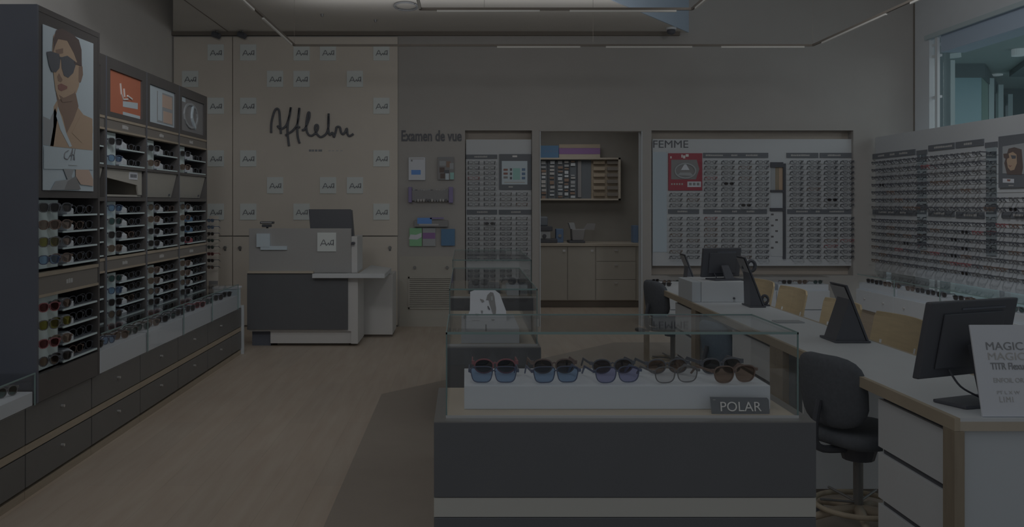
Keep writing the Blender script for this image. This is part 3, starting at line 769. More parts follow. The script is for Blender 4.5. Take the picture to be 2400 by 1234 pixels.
for r_ in range(6):
    for x, m_ in ((1390, 'wood_brown'), (1422, 'label_brown')):
        b = MB(); rectY(b, x, 376 + 15 * r_, x + 27, 384 + 15 * r_, YR - .02, m_ if r_ in (0, 5) or x > 1400 else 'wood_band', .03); b.build('drawer', tr)
sg = empty('hanging_sign', 'blue and purple striped sign above the alcove tool rack', 'sign', onY(1340, 352, YR))
rectY(MB(), 1250, 341, 1309, 369.5, YR, 'blue', .02).build('board', sg); 
b = MB()
for a in (1276, 1283, 1290, 1297, 1303): rectY(b, a, 351 + (a % 3), a + 3.5, 357, YR - .02, 'navy', .001)
b.build('lettering', sg)
rectY(MB(), 1310, 347, 1406, 361, YR, 'purple', .02).build('stripe', sg)
b = MB(); rectY(b, 1310, 338, 1406, 346.7, YR, 'wood_band', .02); rectY(b, 1310, 361.3, 1406, 369.5, YR, 'wood_light', .02); b.build('edging', sg)
# machines on the worktop
def onc(px, py, Y=13.45): return onY(px, py, Y)
WZ = .921
p = onc(1277, 0); m1 = empty('lens_machine', 'dark and pale workshop machine at the left of the alcove worktop', 'machine', (p.x, 13.45, WZ))
MB().box(p.x - .12, p.x + .17, 13.3, 13.6, WZ, WZ + .06, 'plastic_black').build('base', m1, bevel=.01)
MB().box(p.x - .1, p.x + .07, 13.31, 13.55, WZ + .06, WZ + .17, 'photo_grey').cyl((p.x - .02, 13.31, WZ + .1), (p.x - .02, 13.29, WZ + .1), .03, 'plastic_black').build('body', m1, bevel=.008)
MB().box(p.x - .12, p.x + .1, 13.3, 13.6, WZ + .17, WZ + .24, 'plastic_black').build('cover', m1, bevel=.01)
MB().box(p.x - .12, p.x + .04, 13.4, 13.6, WZ + .24, WZ + .38, 'shelf_dark').build('hood', m1, bevel=.02)
p = onc(1312, 0); m2 = empty('loudspeaker', 'small dark blue boxy device between the two alcove machines', 'device', (p.x, 13.5, WZ))
MB().box(p.x - .055, p.x + .055, 13.45, 13.6, WZ, WZ + .2, 'navy').build('case', m2, bevel=.008); MB().cyl((p.x, 13.45, WZ + .1), (p.x, 13.44, WZ + .1), .025, 'photo_mid').build('dial', m2)
p = onc(1352, 0); m3 = empty('lens_machine', 'grey boxy workshop machine with splayed top on the alcove worktop', 'machine', (p.x, 13.45, WZ))
MB().box(p.x - .13, p.x + .1, 13.28, 13.6, WZ, WZ + .035, 'plastic_black').build('base', m3, bevel=.008)
MB().prism([(p.x - .08, 13.3, WZ + .035), (p.x + .08, 13.3, WZ + .035), (p.x + .11, 13.3, WZ + .2), (p.x - .09, 13.3, WZ + .2)], (0, .25, 0), 'photo_mid').build('body', m3, bevel=.012)
MB().prism([(p.x - .13, 13.35, WZ + .29), (p.x - .05, 13.35, WZ + .29), (p.x - .03, 13.35, WZ + .2), (p.x - .1, 13.35, WZ + .2)], (0, .15, 0), 'photo_grey').build('flap', m3)
MB().prism([(p.x + .14, 13.35, WZ + .28), (p.x + .26, 13.35, WZ + .28), (p.x + .24, 13.35, WZ + .19), (p.x + .08, 13.35, WZ + .195)], (0, .05, 0), 'photo_mid').build('tray', m3)
p = onc(1489, 0); tag(MB().box(p.x - .035, p.x + .035, 13.4, 13.6, WZ, WZ + .25, 'navy').build('binder', bevel=.004), 'tall dark blue binder standing at the right end of the alcove worktop', 'binder')

# ================================================================== EXAMEN DE VUE AREA
p = onY(941, 326, YB)
o = text_obj('Examen de vue', onY(1082, 0, YB).x - p.x, onY(0, 305, YB).z - onY(0, 331, YB).z, facing_cam(p.x, YB - .006, onY(0, 331, YB).z), 'ink', name='wall_lettering', off=.022)
tag(o, 'dark lettering reading Examen de vue on the back wall', 'sign lettering')
def wallthing(name, cat, label, c, z=None): return empty(name, label, cat, onY(c[0], c[1], YB))
h = wallthing('leaflet_holder', 'leaflet holder', 'white leaflet holder with a blue patch, upper left on the wall', (978, 395))
rectY(MB(), 958, 369, 997, 422, YB, 'paper_white', .035).build('leaflet', h, bevel=.002)
b = MB(); rectY(b, 964, 398, 986, 409, YB - .035, 'blue_print', .002); rectY(b, 960, 371, 994, 373, YB - .035, 'text_grey', .001); rectY(b, 963, 374, 967, 378, YB - .035, 'ink_soft', .001); b.build('print', h)
h = wallthing('leaflet_holder', 'leaflet holder', 'leaflet holder with patchwork portraits, upper right below Examen lettering', (1045, 395))
rectY(MB(), 1026, 368, 1064, 421, YB, 'photo_mid', .035).build('leaflet', h)
b = MB()
for a, c, d, e_, m_ in ((1030, 377, 1045, 388, 'photo_grey'), (1046, 378, 1056, 392, 'skin_dark'), (1054, 382, 1063, 396, 'photo_grey'), (1030, 392, 1042, 404, 'hair'), (1041, 398, 1053, 406, 'ink'), (1044, 406, 1052, 421, 'photo_pale'), (1055, 404, 1064, 420, 'teal'), (1032, 406, 1043, 418, 'hair'), (1028, 368, 1055, 372, 'ink_soft')):
    rectY(b, a, c, d, e_, YB - .035 - random.random() * .001, m_, .002)
b.build('print', h)
h = wallthing('wall_bracket', 'wall rack', 'grey wall rack with violet ends holding spectacle frames', (1010, 456))
rectY(MB(), 966, 446, 1052, 470, YB, 'photo_mid', .07).build('tray', h, bevel=.004)
rectY(MB(), 958, 438, 966, 474, YB, 'violet', .09).build('end_plate', h, bevel=.004); rectY(MB(), 1052, 438, 1062, 475, YB, 'violet', .09).build('end_plate', h, bevel=.004)
b = MB()
for k in range(14): rectY(b, 968 + 6 * k, 443 + (k % 3), 972 + 6 * k, 449, YB - .02, random.choice(['text_grey', 'ink', 'photo_grey']), .04)
for k in range(12): rectY(b, 972 + 6.5 * k, 466, 976 + 6.5 * k, 472, YB - .04, random.choice(['text_grey', 'ink', 'ink_soft']), .04)
b.build('frames_row', h)
h = wallthing('wall_shelf', 'wall shelf', 'small slanted wall shelf with blue and violet leaflets', (1010, 520))
rectY(MB(), 971, 516, 1050, 531, YB, 'photo_mid', .06).build('shelf', h, bevel=.004)
b = MB(); rectY(b, 978, 510, 1012, 524, YB - .06, 'blue_print', .004); rectY(b, 1008, 509, 1040, 513, YB - .06, 'violet', .004); rectY(b, 982, 524, 1028, 528, YB - .06, 'text_grey', .002); b.build('leaflet', h)
h = wallthing('leaflet_holder', 'leaflet holder', 'green leaflet holder with white wave, lower left on the wall', (975, 556))
rectY(MB(), 960, 534, 989, 576, YB, 'green', .03).build('leaflet', h)
b = MB(); b.prism([onY(*p_, YB - .031) for p_ in ((958, 560), (962, 549), (975, 550), (988, 545), (988, 555), (978, 561))], (0, -.002, 0), 'paper_white'); b.build('print', h)
h = wallthing('leaflet_holder', 'leaflet holder', 'white leaflet holder with purple band, beside the green one', (1005, 556))
rectY(MB(), 991, 534, 1021, 576, YB, 'photo_grey', .03).build('leaflet', h)
rectY(MB(), 991, 545, 1020, 559, YB - .03, 'purple', .002).build('band', h)
h = wallthing('leaflet_holder', 'leaflet holder', 'plain blue leaflet holder, lower right on the wall', (1050, 556))
rectY(MB(), 1034, 536, 1066, 575, YB, 'blue', .045).build('leaflet', h, bevel=.003)
VENT_KNOBS = []
for k, px in enumerate((972, 1048)):
    p = onY(px, 626, YB); vk = MB().cyl(p, p - Vector((0, .03, 0)), .018, 'steel_dark').build('door_knob'); VENT_KNOBS.append(vk)
vg = wallthing('air_vent', 'air vent', 'wide slatted air vent low on the back wall', (1010, 690))
b = MB(); rectY(b, 957, 648, 1066, 652, YB, 'cabinet_cream', .02); rectY(b, 957, 719, 1066, 723, YB, 'cabinet_cream', .02); rectY(b, 957, 648, 960, 723, YB, 'cabinet_cream', .02); rectY(b, 1063, 648, 1066, 723, YB, 'cabinet_cream', .02); b.build('frame', vg)
rectY(MB(), 960, 652, 1063, 719, YB, 'label_brown', .003).build('duct', vg)
for k in range(14): rectY(MB(), 960, 653.5 + 4.7 * k, 1063, 656.5 + 4.7 * k, YB - .004, 'cabinet_cream', .01).build('slat', vg)
d1 = struct('door_1', rectY(MB(), 937, 600, 1087, 752, YB, 'cabinet_cream', .0015))
for vk in VENT_KNOBS: vk.parent = d1

# ================================================================== RECEPTION DESK
YF = 9.6
def rx(px): return (px - VX) * YF / F
rd = empty('reception_desk', 'grey and black reception desk with raised screen panel', 'reception desk', (-1.7, 9.8, 0))
MB().box(rx(579), rx(815), YF, YF + .03, .18, .767, 'panel_black').build('front_panel', rd, bevel=.003)
MB().box(rx(582), rx(822), YF + .03, YF + .5, .16, .75, 'desk_white').build('body', rd)
MB().box(rx(582), rx(822), YF + .03, YF + .08, .767, 1.233, 'desk_white_dimmed').build('screen_panel', rd, bevel=.003)
MB().box(rx(822), rx(836), YF + .05, YF + .55, .767, 1.15, 'desk_white').build('side_panel', rd, bevel=.003)
MB().box(rx(631), rx(822), YF + .06, YF + .6, .03, .16, 'desk_white').box(rx(645), rx(815), YF + .12, YF + .58, 0, .03, 'rail_dark').build('plinth', rd)  # dark lower box stands in for shade in the gap at the floor
MB().box(rx(586), rx(630), YF + .1, YF + .5, 0, .16, 'side_black').build('leg', rd)
MB().box(rx(822), rx(838), YF + .03, YF + .6, .03, .72, 'desk_white').build('end_panel', rd)
MB().box(rx(580), rx(735), YF - .02, YF + .1, .767, .79, 'tray_beige').build('ledge', rd, bevel=.002)
so = empty('side_cabinet', 'pale cabinet at the right end of the reception desk', 'cabinet', (-1, 10.3, 0))
a_, c_ = onY(838, 0, 10.29).x, onY(920, 0, 10.29).x
MB().box(a_, c_, 10.29, 10.85, .03, .70, 'desk_white').build('body', so, bevel=.003)
MB().box(a_, c_ - .01, 10.32, 10.8, 0, .03, 'rail_dark').build('plinth', so)
sl = MB(); sl.prism([(rx(734), YF - .07, .722), (rx(903), YF - .07, .722), (onY(917, 0, 10.4).x, 10.4, .722), (rx(838) + .01, 10.86, .722), (rx(838) + .01, YF + .02, .722), (rx(740), YF + .02, .722)], (0, 0, .045), 'white')
tag(sl.build('counter_slab', bevel=.003), 'white angled counter slab projecting from the reception desk', 'counter top')
# items on it: card holder, monitor, printer box, sticker sign
zt_ = 1.235
ca = empty('card_reader', 'small dark card reader on stand above the reception screen', 'card reader', onY(610, 537, YF + .3))
MB().box(rx(595) , rx(627), YF + .28, YF + .36, 1.275, 1.30, 'plastic_black').box(rx(600), rx(622), YF + .27, YF + .33, 1.24, 1.27, 'plastic_black').build('body', ca, bevel=.006)
MB().box(rx(598), rx(624), YF + .265, YF + .275, 1.283, 1.293, 'text_grey').build('keypad', ca)
MB().cyl((rx(611), YF + .32, .75), (rx(611), YF + .32, 1.25), .012, 'plastic_black').build('stem', ca)
pr = empty('acrylic_holder', 'clear acrylic leaflet holder fixed to reception screen', 'holder', onY(625, 560, YF))
MB().box(rx(601), rx(632), YF + .0, YF + .029, 1.04, 1.18, 'photo_pale').build('tray', pr)
MB().box(rx(610), rx(672), YF + .005, YF + .028, 1.01, 1.05, 'photo_pale').build('lip', pr)
mn = empty('monitor', 'black monitor seen from behind on the reception desk', 'monitor', onY(774, 520, YF + .15))
Ym = YF + .12
b = MB(); b.prism([onY(723, 490, Ym), onY(822, 490, Ym), onY(826, 537, Ym - .02), onY(727, 537, Ym - .02)], (0, .035, 0), 'plastic_black'); b.build('screen', mn, bevel=.004)
b = MB(); b.prism([onY(821, 492, Ym), onY(823, 492, Ym), onY(828, 553, Ym - .02), onY(822, 553, Ym - .02)], (0, .12, 0), 'plastic_black'); b.build('side_shell', mn)
MB().cyl(onY(775, 520, Ym + .1), (onY(775, 0, Ym + .1).x, Ym + .1, .80), .02, 'plastic_black').box(rx(760), rx(795), Ym + .03, Ym + .2, .752, .80, 'plastic_black').build('stand', mn)
ds = dup(sq, (0, 0, 0), label='white square script sign stuck on the reception screen')
ds.location = onY(765, 567, YF); ds.location.y = YF + .029
lb = MB().cyl(onY(826, 570, YF), onY(826, 570, YF) + Vector((.01, .06, 0)), .016, 'plastic_black'); tag(lb.build('door_bell'), 'tiny dark button on the side of the reception screen', 'button')

# ================================================================== LEFT WALL UNITS
XF = -2.2; XS = -2.486
def kit(XFRONT): return lambda px, py: onX(px, py, XFRONT)
ZTOP = 2.52
# drawers run
DX = -2.22; ZD = .463
div = [3.0, 3.83, 4.655, 5.48, 6.30, 7.13, 7.95, 8.77, 9.15]
names = ['beneath the near glass case', 'beneath the near glass case end', 'under the portrait unit', 'below the first low case', 'below the second low case', 'below the third low case', 'below the last low case']
for i in range(len(div) - 1):
    y0, y1 = div[i] + .002, div[i + 1] - .002
    lab = ['brown two-drawer base unit at the very near left edge', 'brown two-drawer base unit beneath the near glass case', 'brown two-drawer base unit under the tall portrait unit', 'brown two-drawer base unit just past the portrait unit', 'brown two-drawer base unit below the middle of the orange-picture bay', 'brown two-drawer base unit below the pale-picture bay', 'brown two-drawer base unit below the grey-picture bay', 'narrow end unit of the brown drawer run near reception'][i]
    u = empty('drawer_unit', lab, 'drawer unit', (DX, y0, 0), group='drawer units along the left wall')
    MB().box(XL + .01, DX - .02, y0, y1, .06, ZD, 'brown_dark').build('body', u)
    MB().box(XL + .01, DX - .005, y0, y1, 0, .043, 'wood_band').box(XL + .01, DX - .03, y0, y1, .043, .06, 'rail_dark').build('plinth', u)
    MB().box(DX - .02, DX - .002, y0, y1, .233, .272, 'wood_band').build('grip_strip', u)
    for (z0, z1) in ((.06, .226), (.279, ZD - .002)):
        d = MB().box(DX - .02, DX, y0 + .003, y1 - .003, z0, z1, 'drawer_dark').build('drawer', u, bevel=.002)
        if i < len(div) - 2:
            ky = y0 + .18 + .0 if i > 1 else y0 + .5
            zc = z1 - .055 if z0 < .2 else z1 - .075
            k_ = MB().cyl((DX, (y0 + y1) / 2, zc), (DX + .018, (y0 + y1) / 2, zc), .008, 'metal', n=10).build('knob'); k_.parent = d
tag(MB().box(-2.9, DX + .02, 9.155, 9.18, .0, ZD + .02, 'cool_white').build('end_board'), 'white upright board closing the end of the drawer run', 'end board')

# sunglasses prototypes
SUN = []; FOLD = []
for nm, fm, ln, e, h in (('dark', 'frame_black', 'lens_dark', .7, .024), ('brown', 'frame_tortoise', 'lens_brown', .8, .024), ('yellow-lens', 'frame_soft', 'lens_yellow', .7, .025), ('red', 'frame_red', 'lens_red', .8, .023),
                         ('blue-lens', 'frame_blue', 'lens_blue', .75, .023), ('green-lens', 'frame_soft', 'lens_green', .9, .024), ('round dark', 'frame_black', 'lens_brown', 1.0, .025)):
    fmb = MB(); frame_mb(fmb, fm, e=e, h=h, w_=.029, r=.003, th=.01, tw=.004)
    l1 = MB(); lens_mb(l1, -1, ln, e=e, h=h, w_=.029, r=.003); l2 = MB(); lens_mb(l2, 1, ln, e=e, h=h, w_=.029, r=.003)
    SUN.append((nm, fmb.mesh('frame'), l1.mesh('lens'), l2.mesh('lens')))
    fd = MB(); frame_mb(fd, fm, e=e, h=h, w_=.029, r=.003, th=.01, tw=.004, tl=.022); FOLD.append(fd.mesh('frame'))
def sunglasses(loc, rz, label, group, kind, tilt=0.0, name='sunglasses', sc=1.0, fold=False):
    nm, fm, a, c = SUN[kind]
    if fold: fm = FOLD[kind]
    o = bpy.data.objects.new(name, None); COL.objects.link(o); o.location = loc; o.rotation_euler = (tilt, 0, rz); o.empty_display_size = .05
    o.scale = (sc, sc, sc)
    tag(o, label.replace('{c}', nm), 'sunglasses', group)
    for n_, me in (('frame', fm), ('lens', a), ('lens', c)):
        x = bpy.data.objects.new(n_, me); COL.objects.link(x); x.parent = o
    return o

def bay(y0, y1, XFR, label, desc, strip_w, rows_spec, labels_z, panel_cfg, items, title, group, strip_glasses=1):
    """one display bay: carcass open towards +X"""
    u = empty('display_unit', label, 'display unit', (XFR, y0, ZD), group='display units along the left wall')
    XBk = XFR - .30; t = .022
    zb = .47
    MB().box(XBk - .02, XBk, y0, y1, zb, ZTOP, 'shelf_back').build('back_panel', u)
    MB().box(XBk, XFR, y0, y0 + t, zb, ZTOP, 'side_black').build('side_panel', u)
    MB().box(XBk, XFR, y1 - t, y1, zb, ZTOP, 'brown_dark').build('side_panel', u)
    MB().box(XBk, XFR, y0 + t, y1 - t, ZTOP - .03, ZTOP, 'brown_dark').build('top_panel', u)
    ys = y0 + t + strip_w
    for (z0, z1, n) in rows_spec:
        MB().box(XFR - .045, XFR - .035, y0 + t + .008, ys, z0, z1, 'backlit_white').build('light_panel', u)
        MB().box(XBk, XFR - .035, ys, ys + .008, z0, z1, 'shelf_back').build('divider', u)
        pit = (z1 - z0) / n
        for k in range(n):
            z = z0 + pit * (n - 1 - k) + .012
            s_ = MB().box(XBk, XFR - .012, ys + .008, y1 - t, z - .008, z, 'shelf_dark').build('shelf', u)
            e_ = MB().box(XFR - .012, XFR - .006, ys + .008, y1 - t, z - .010, z, 'backlit_white').build('shelf_edge'); e_.parent = s_
    for (z0, z1) in labels_z:
        MB().box(XFR - .05, XFR - .004, y0 + t, y1 - t, z0, z1, 'label_brown').build('label_band', u)
        MB().box(XFR - .05, XFR + .002, y0 + t, y1 - t, z1, z1 + .018, 'wood_band').box(XFR - .05, XFR + .002, y0 + t, y1 - t, z0 - .014, z0, 'wood_band').build('wood_strip', u)
        tm = MB(); yy = y0 + .36 if strip_w > .28 else y0 + .32; zc = (z0 + z1) / 2
        for k in range(title):
            wd = random.uniform(.015, .028); tm.box(XFR - .004, XFR - .0025, yy, yy + wd, zc - .014, zc + random.uniform(.006, .014), 'text_grey'); yy += wd + .006
        tm.build('lettering', u)
    # sunglasses on the white strip and on the shelves
    secn = {3: ['top', 'middle', 'bottom'], 2: ['upper', 'lower']}[len(rows_spec)]
    for si, (z0, z1, n) in enumerate(rows_spec):
        pit = (z1 - z0) / n
        for k in range(n):
            z = z0 + pit * (n - 1 - k) + .012
            if strip_glasses == 2:
                for j in range(2):
                    kd = items[si][k][j]
                    sunglasses((XFR + .016, y0 + .105 + .15 * j, z + .012), PI / 2 - .45, f'{{c}} sunglasses, {["near","far"][j]} pair in {ORD[k]} {secn[si]} row, white strip under portrait', group, kd, fold=True)
            else:
                kd = items[si][k][0] if items else random.choice([0, 1, 4, 5, 6])
                sunglasses((XFR + .01, y0 + t + strip_w / 2, z + .012), PI / 2 - .4, f'{{c}} sunglasses on white strip, {ORD[k]} {secn[si]} row under the {desc}', group, kd, fold=True)
            # on the shelf: a folded case/box and pairs
            wsh = y1 - t - ys
            bx = MB(); bc = 'cool_white'
            if desc == 'grey picture' and si == 1: bc = ['cool_white', 'blue', 'blue', 'red'][k % 4]
            bh = min(.06, pit * .55)
            yb = ys + .06
            bx.prism([(XFR - .09, yb, z + .0005), (XFR - .008, yb, z + .0005), (XFR - .008, yb, z + bh * .6), (XFR - .04, yb, z + bh), (XFR - .09, yb, z + bh)], (0, wsh * .18, 0), bc)
            tag(bx.build('spectacle_case', bevel=.003), f'{dict(cool_white="white", blue="blue", red="red")[bc]} spectacle case on the {ORD[k]} {secn[si]} shelf under the {desc}', 'spectacle case', 'spectacle cases on the left shelves')
            for j in range(2):
                kd = random.choice([0, 0, 0, 1, 6, 5])
                sunglasses((XFR - .05, ys + wsh * (.52 + .28 * j) + .03, z + .001), PI / 2 - .25, f'{{c}} sunglasses, {["near","far"][j]} pair on {ORD[k]} {secn[si]} shelf under the {desc}', group, kd, sc=.92)
    return u
# tall portrait unit
PY0, PY1 = 4.733, 5.55
rows_p = [(1.152, 1.515, 4), (.62, .999, 4)]
items_p = [[[0, 0], [1, 1], [2, 6], [4, 1]], [[3, 6], [2, 2], [3, 1], [6, 0]]]
u = bay(PY0, PY1, XF, 'tall dark display unit with the large portrait poster', 'large portrait', .30, rows_p, [(1.022, 1.134 - .018)], None, items_p, 3, 'sunglasses on the portrait unit', 2)
MB().box(XF - .04, XF - .002, PY0 + .022, PY1 - .022, 1.527, ZTOP - .03, 'brown_dark').build('upper_panel', u)
MB().box(XF - .04, XF - .002, PY0 + .022, PY1 - .022, .47, .608, 'brown_dark').build('base_panel', u)
u2 = MB().box(XL + .01, XF - .325, PY0, PY1, ZD + .005, ZTOP, 'side_black').build('side_infill', u)
# portrait picture
pp = empty('portrait_poster', 'large poster of a person in black sunglasses on the tall unit', 'poster', onX(158, 250, XF))
def Z1(x, y): return (x / 2.57, y / 2.57)
XPo = XF + .001
b = MB(); polyX(b, [(99, 56.5), (217, 102), (217, 448), (99, 445)], XPo, 'photo_pale', 0, 1, .004); b.build('sheet', pp)
b = MB()
def PL(pts, m, lay): polyX(b, [Z1(*p_) for p_ in pts], XPo + .004, m, lay, 1)
PL([(322, 640), (345, 600), (440, 575), (470, 650), (500, 690), (555, 715), (555, 905), (300, 880), (320, 760)], 'skin', 1)          # shoulders, chest
PL([(258, 700), (300, 720), (330, 650), (345, 700), (320, 880), (258, 872)], 'photo_grey', 1)
PL([(335, 560), (450, 545), (470, 640), (440, 720), (400, 800), (375, 700), (350, 650)], 'skin_dark', 2)                             # neck shade
PL([(345, 640), (365, 700), (395, 800), (430, 880), (415, 885), (360, 780), (335, 700)], 'photo_pale', 3)
PL([(480, 700), (555, 760), (555, 800), (490, 860), (430, 800)], 'skin', 3)
PL([(312, 300), (318, 215), (345, 180), (400, 195), (455, 235), (482, 300), (490, 400), (470, 520), (455, 560), (350, 600), (330, 540), (318, 440)], 'skin', 4)  # face
PL([(315, 320), (316, 235), (335, 180), (370, 172), (430, 205), (470, 240), (486, 300), (488, 400), (468, 395), (440, 320), (400, 245), (345, 235), (325, 280)], 'hair', 5)
PL([(470, 400), (492, 400), (495, 450), (482, 495), (468, 490)], 'skin_dark', 5)                                                      # ear
PL([(330, 300), (375, 290), (375, 320), (335, 330)], 'skin_dark', 5)
PL([(275, 312), (300, 308), (350, 325), (358, 355), (352, 410), (330, 436), (305, 430), (290, 390)], 'ink', 6)                        # left lens
PL([(362, 345), (400, 335), (450, 372), (452, 385), (435, 440), (405, 468), (380, 455), (366, 410)], 'ink', 6)                        # right lens
PL([(350, 340), (370, 345), (368, 358), (350, 352)], 'ink', 7)
PL([(440, 370), (482, 385), (482, 395), (445, 386)], 'hair', 7)
PL([(350, 440), (372, 480), (362, 495), (345, 488), (340, 460)], 'skin_dark', 5)                                                      # nose
PL([(343, 512), (362, 502), (400, 520), (398, 534), (365, 548), (346, 538)], 'lips', 6)
PL([(350, 570), (380, 590), (440, 560), (450, 545), (430, 610), (370, 615)], 'skin_dark', 5)
PL([(258, 878), (557, 908), (557, 1022), (258, 1016)], 'photo_pale', 6)
PL([(375, 1015), (440, 1018), (425, 1060), (460, 1140), (300, 1143), (330, 1090), (400, 1080)], 'photo_grey', 7)
PL([(450, 1020), (530, 1022), (555, 1080), (555, 1120), (480, 1110), (450, 1060)], 'orange_soft', 7)
PL([(400, 1090), (450, 1060), (480, 1140), (380, 1143)], 'photo_mid', 8)
b.build('picture', pp)
b = MB()
def T1(x, y): return onX(x / 2.57, y / 2.57, XPo) + Vector((.012, 0, 0))
for st in ([(400, 905), (378, 920), (375, 950), (395, 958)], [(395, 958), (412, 930), (425, 895), (415, 965)], [(440, 895), (428, 962)], [(405, 940), (430, 930), (436, 965)]):
    b.tube([T1(*p_) for p_ in st], .0028, 'ink_soft', n=4, smooth=3)
b.tube([T1(400, 992), T1(452, 996)], .0015, 'text_grey', n=4)
b.build('lettering', pp)

# three bays (and the sliver behind the portrait unit)
bd = [5.56, 6.377, 7.19, 8.01, 8.876]
desc = ['hidden corner', 'orange picture', 'pale picture', 'grey picture']
rows_b = [(1.765, 2.0, 2), (1.128, 1.51, 4), (.58, 1.0, 5)]
for i in range(4):
    lab = ['dark display unit half hidden behind the tall portrait unit', 'dark display unit below the orange picture', 'dark display unit below the pale pink picture', 'dark display unit below the grey picture, end of the row'][i]
    it = [[[0], [4]], [[4], [5], [0], [1]], [[5], [4], [0], [6], [3]]] if i == 1 else [[[0], [1]], [[6], [1], [0], [0]], [[1], [1], [6], [0], [3]]]
    u = bay(bd[i], bd[i + 1], XS, lab, desc[i], .245, rows_b, [(2.02, 2.085), (1.02 + .012, 1.10)], None, it, 4, 'sunglasses on the wall bays')
    y0, y1 = bd[i] + .022, bd[i + 1] - .022
    MB().box(XS - .30, XS - .02, y0, y1, 1.52, 1.54, 'brown_dark').box(XS - .03, XS + .002, y0, y1, 1.512, 1.540, 'brown_dark').box(XS - .03, XS + .002, y0, y1, 1.745, 1.765, 'brown_dark').build('rail', u)
    MB().box(XS - .03, XS, y0, y1, 2.105, 2.14, 'brown_dark').box(XS - .03, XS, y0, y1, 2.44, ZTOP - .03, 'brown_dark').box(XS - .03, XS, y0, y0 + .06, 2.14, 2.44, 'brown_dark').box(XS - .03, XS, y1 - .07, y1, 2.14, 2.44, 'brown_dark').build('picture_surround', u)
    # tip-out flap
    if i != 1:
        b = MB(); b.prism([(XS - .06, y0 + .01, 1.545), (XS - .01, y0 + .01, 1.742), (XS - .02, y0 + .01, 1.745), (XS - .075, y0 + .01, 1.548)], (0, y1 - y0 - .02, 0), 'cabinet_cream'); b.build('flap', u)
        for yy in (y0 + .06, y1 - .1): MB().box(XS - .055, XS - .045, yy, yy + .02, 1.56, 1.575, 'plastic_black').build('hinge', u)
    else:
        b = MB(); b.box(XS - .28, XS - .03, y0 + .01, y1 - .02, 1.545, 1.56, 'cabinet_cream').box(XS - .28, XS - .04, y1 - .06, y1 - .03, 1.56, 1.74, 'tray_beige'); b.build('open_compartment', u)
        b = MB(); b.prism([(XS - .05, y0 + .0, 1.735), (XS - .03, y0 + .0, 1.74), (XS - .02, y1 - .06, 1.66), (XS - .05, y1 - .06, 1.66)], (0, 0, .0), 'tray_beige')
        MB().prism([(XS - .03, y0 + .01, 1.68), (XS - .03, y0 + .01, 1.742), (XS - .03, y1 - .03, 1.742), (XS - .03, y1 - .03, 1.56), (XS - .03, y1 - .10, 1.56), (XS - .03, y1 - .13, 1.635)], (.012, 0, 0), 'cabinet_cream').build('flap', u)
        MB().box(XS - .018, XS - .015, y1 - .30, y1 - .13, 1.675, 1.73, 'paper_white').build('card', u)
        bb = MB()
        for k in range(4): bb.box(XS - .015, XS - .014, y1 - .28 + .034 * k, y1 - .255 + .034 * k, 1.69, 1.715, 'ink')
        bb.build('lettering', u)
    MB().box(XL + .01, XS - .325, bd[i] + (0 if i else .005), bd[i + 1], ZD + .005, ZTOP, 'brown_dark').build('wall_infill', u)
# pictures on top of bays
for i, (q4, m_) in enumerate((([(259, 163), (331, 188), (329, 275), (260, 259)], 'orange'), ([(350, 196), (412, 219), (409, 294), (351, 280)], 'photo_pale'), ([(427, 226), (478, 245), (475, 310), (428, 298)], 'photo_mid'))):
    y_0, y_1 = onX(q4[0][0], 0, XS).y, onX(q4[1][0], 0, XS).y
    lab = ['orange backlit picture with white lettering above the first bay', 'pale pink and white backlit picture above the second bay', 'grey backlit picture of a pale curved shape above the third bay'][i]
    pp = empty('backlit_picture', lab, 'picture', (XS, (y_0 + y_1) / 2, 2.3), group='pictures above the left bays')
    z0, z1 = 2.142, 2.438
    ya, yb = bd[i + 1] + .085, bd[i + 2] - .095
    MB().box(XS - .022, XS - .012, ya, yb, z0, z1, m_).build('sheet', pp)
    b = MB(); W = yb - ya; H = z1 - z0
    def RB(u0, v0, u1, v1, m, l=0): b.box(XS - .012, XS - .0113 + .0007 * l, ya + W * u0, ya + W * u1, z1 - H * v1, z1 - H * v0, m)
    if i == 0:
        for st in ([(.33, .25), (.36, .5), (.42, .62), (.56, .58)], [(.44, .35), (.46, .55)], [(.55, .5), (.7, .55)]):
            b.tube([(XS - .01, ya + W * p_[0], z1 - H * p_[1]) for p_ in st], .008, 'text_white', n=4)
        b.prism([(XS - .0118, ya + W * .42, z1 - H * .66), (XS - .0118, ya + W * .9, z1 - H * .60), (XS - .0118, ya + W * .9, z1 - H * .76), (XS - .0118, ya + W * .42, z1 - H * .80)], (.001, 0, 0), 'photo_pale')
        RB(.42, .92, .98, 1.0, 'photo_pale')
    elif i == 1:
        RB(.3, .1, .95, .95, 'photo_grey', 1); RB(.5, .15, .9, .5, 'orange_soft', 2); RB(.55, .6, .9, .92, 'orange_soft', 3); RB(.35, .1, .5, .9, 'photo_pale', 3)
    else:
        b.tube([(XS - .01, ya + W * (.42 + .3 * math.cos(a)), z1 - H * (.5 + .36 * math.sin(a))) for a in [2 * PI * k / 16 for k in range(16)]], .014, 'photo_grey', n=4, closed=True)
        b.tube([(XS - .01, ya + W * .5, z1 - H * .2), (XS - .01, ya + W * .45, z1 - H * .55), (XS - .01, ya + W * .6, z1 - H * .85)], .02, 'photo_pale', n=4, smooth=4)
        RB(0, 0, .2, .14, 'photo_pale')
    b.build('print', pp)

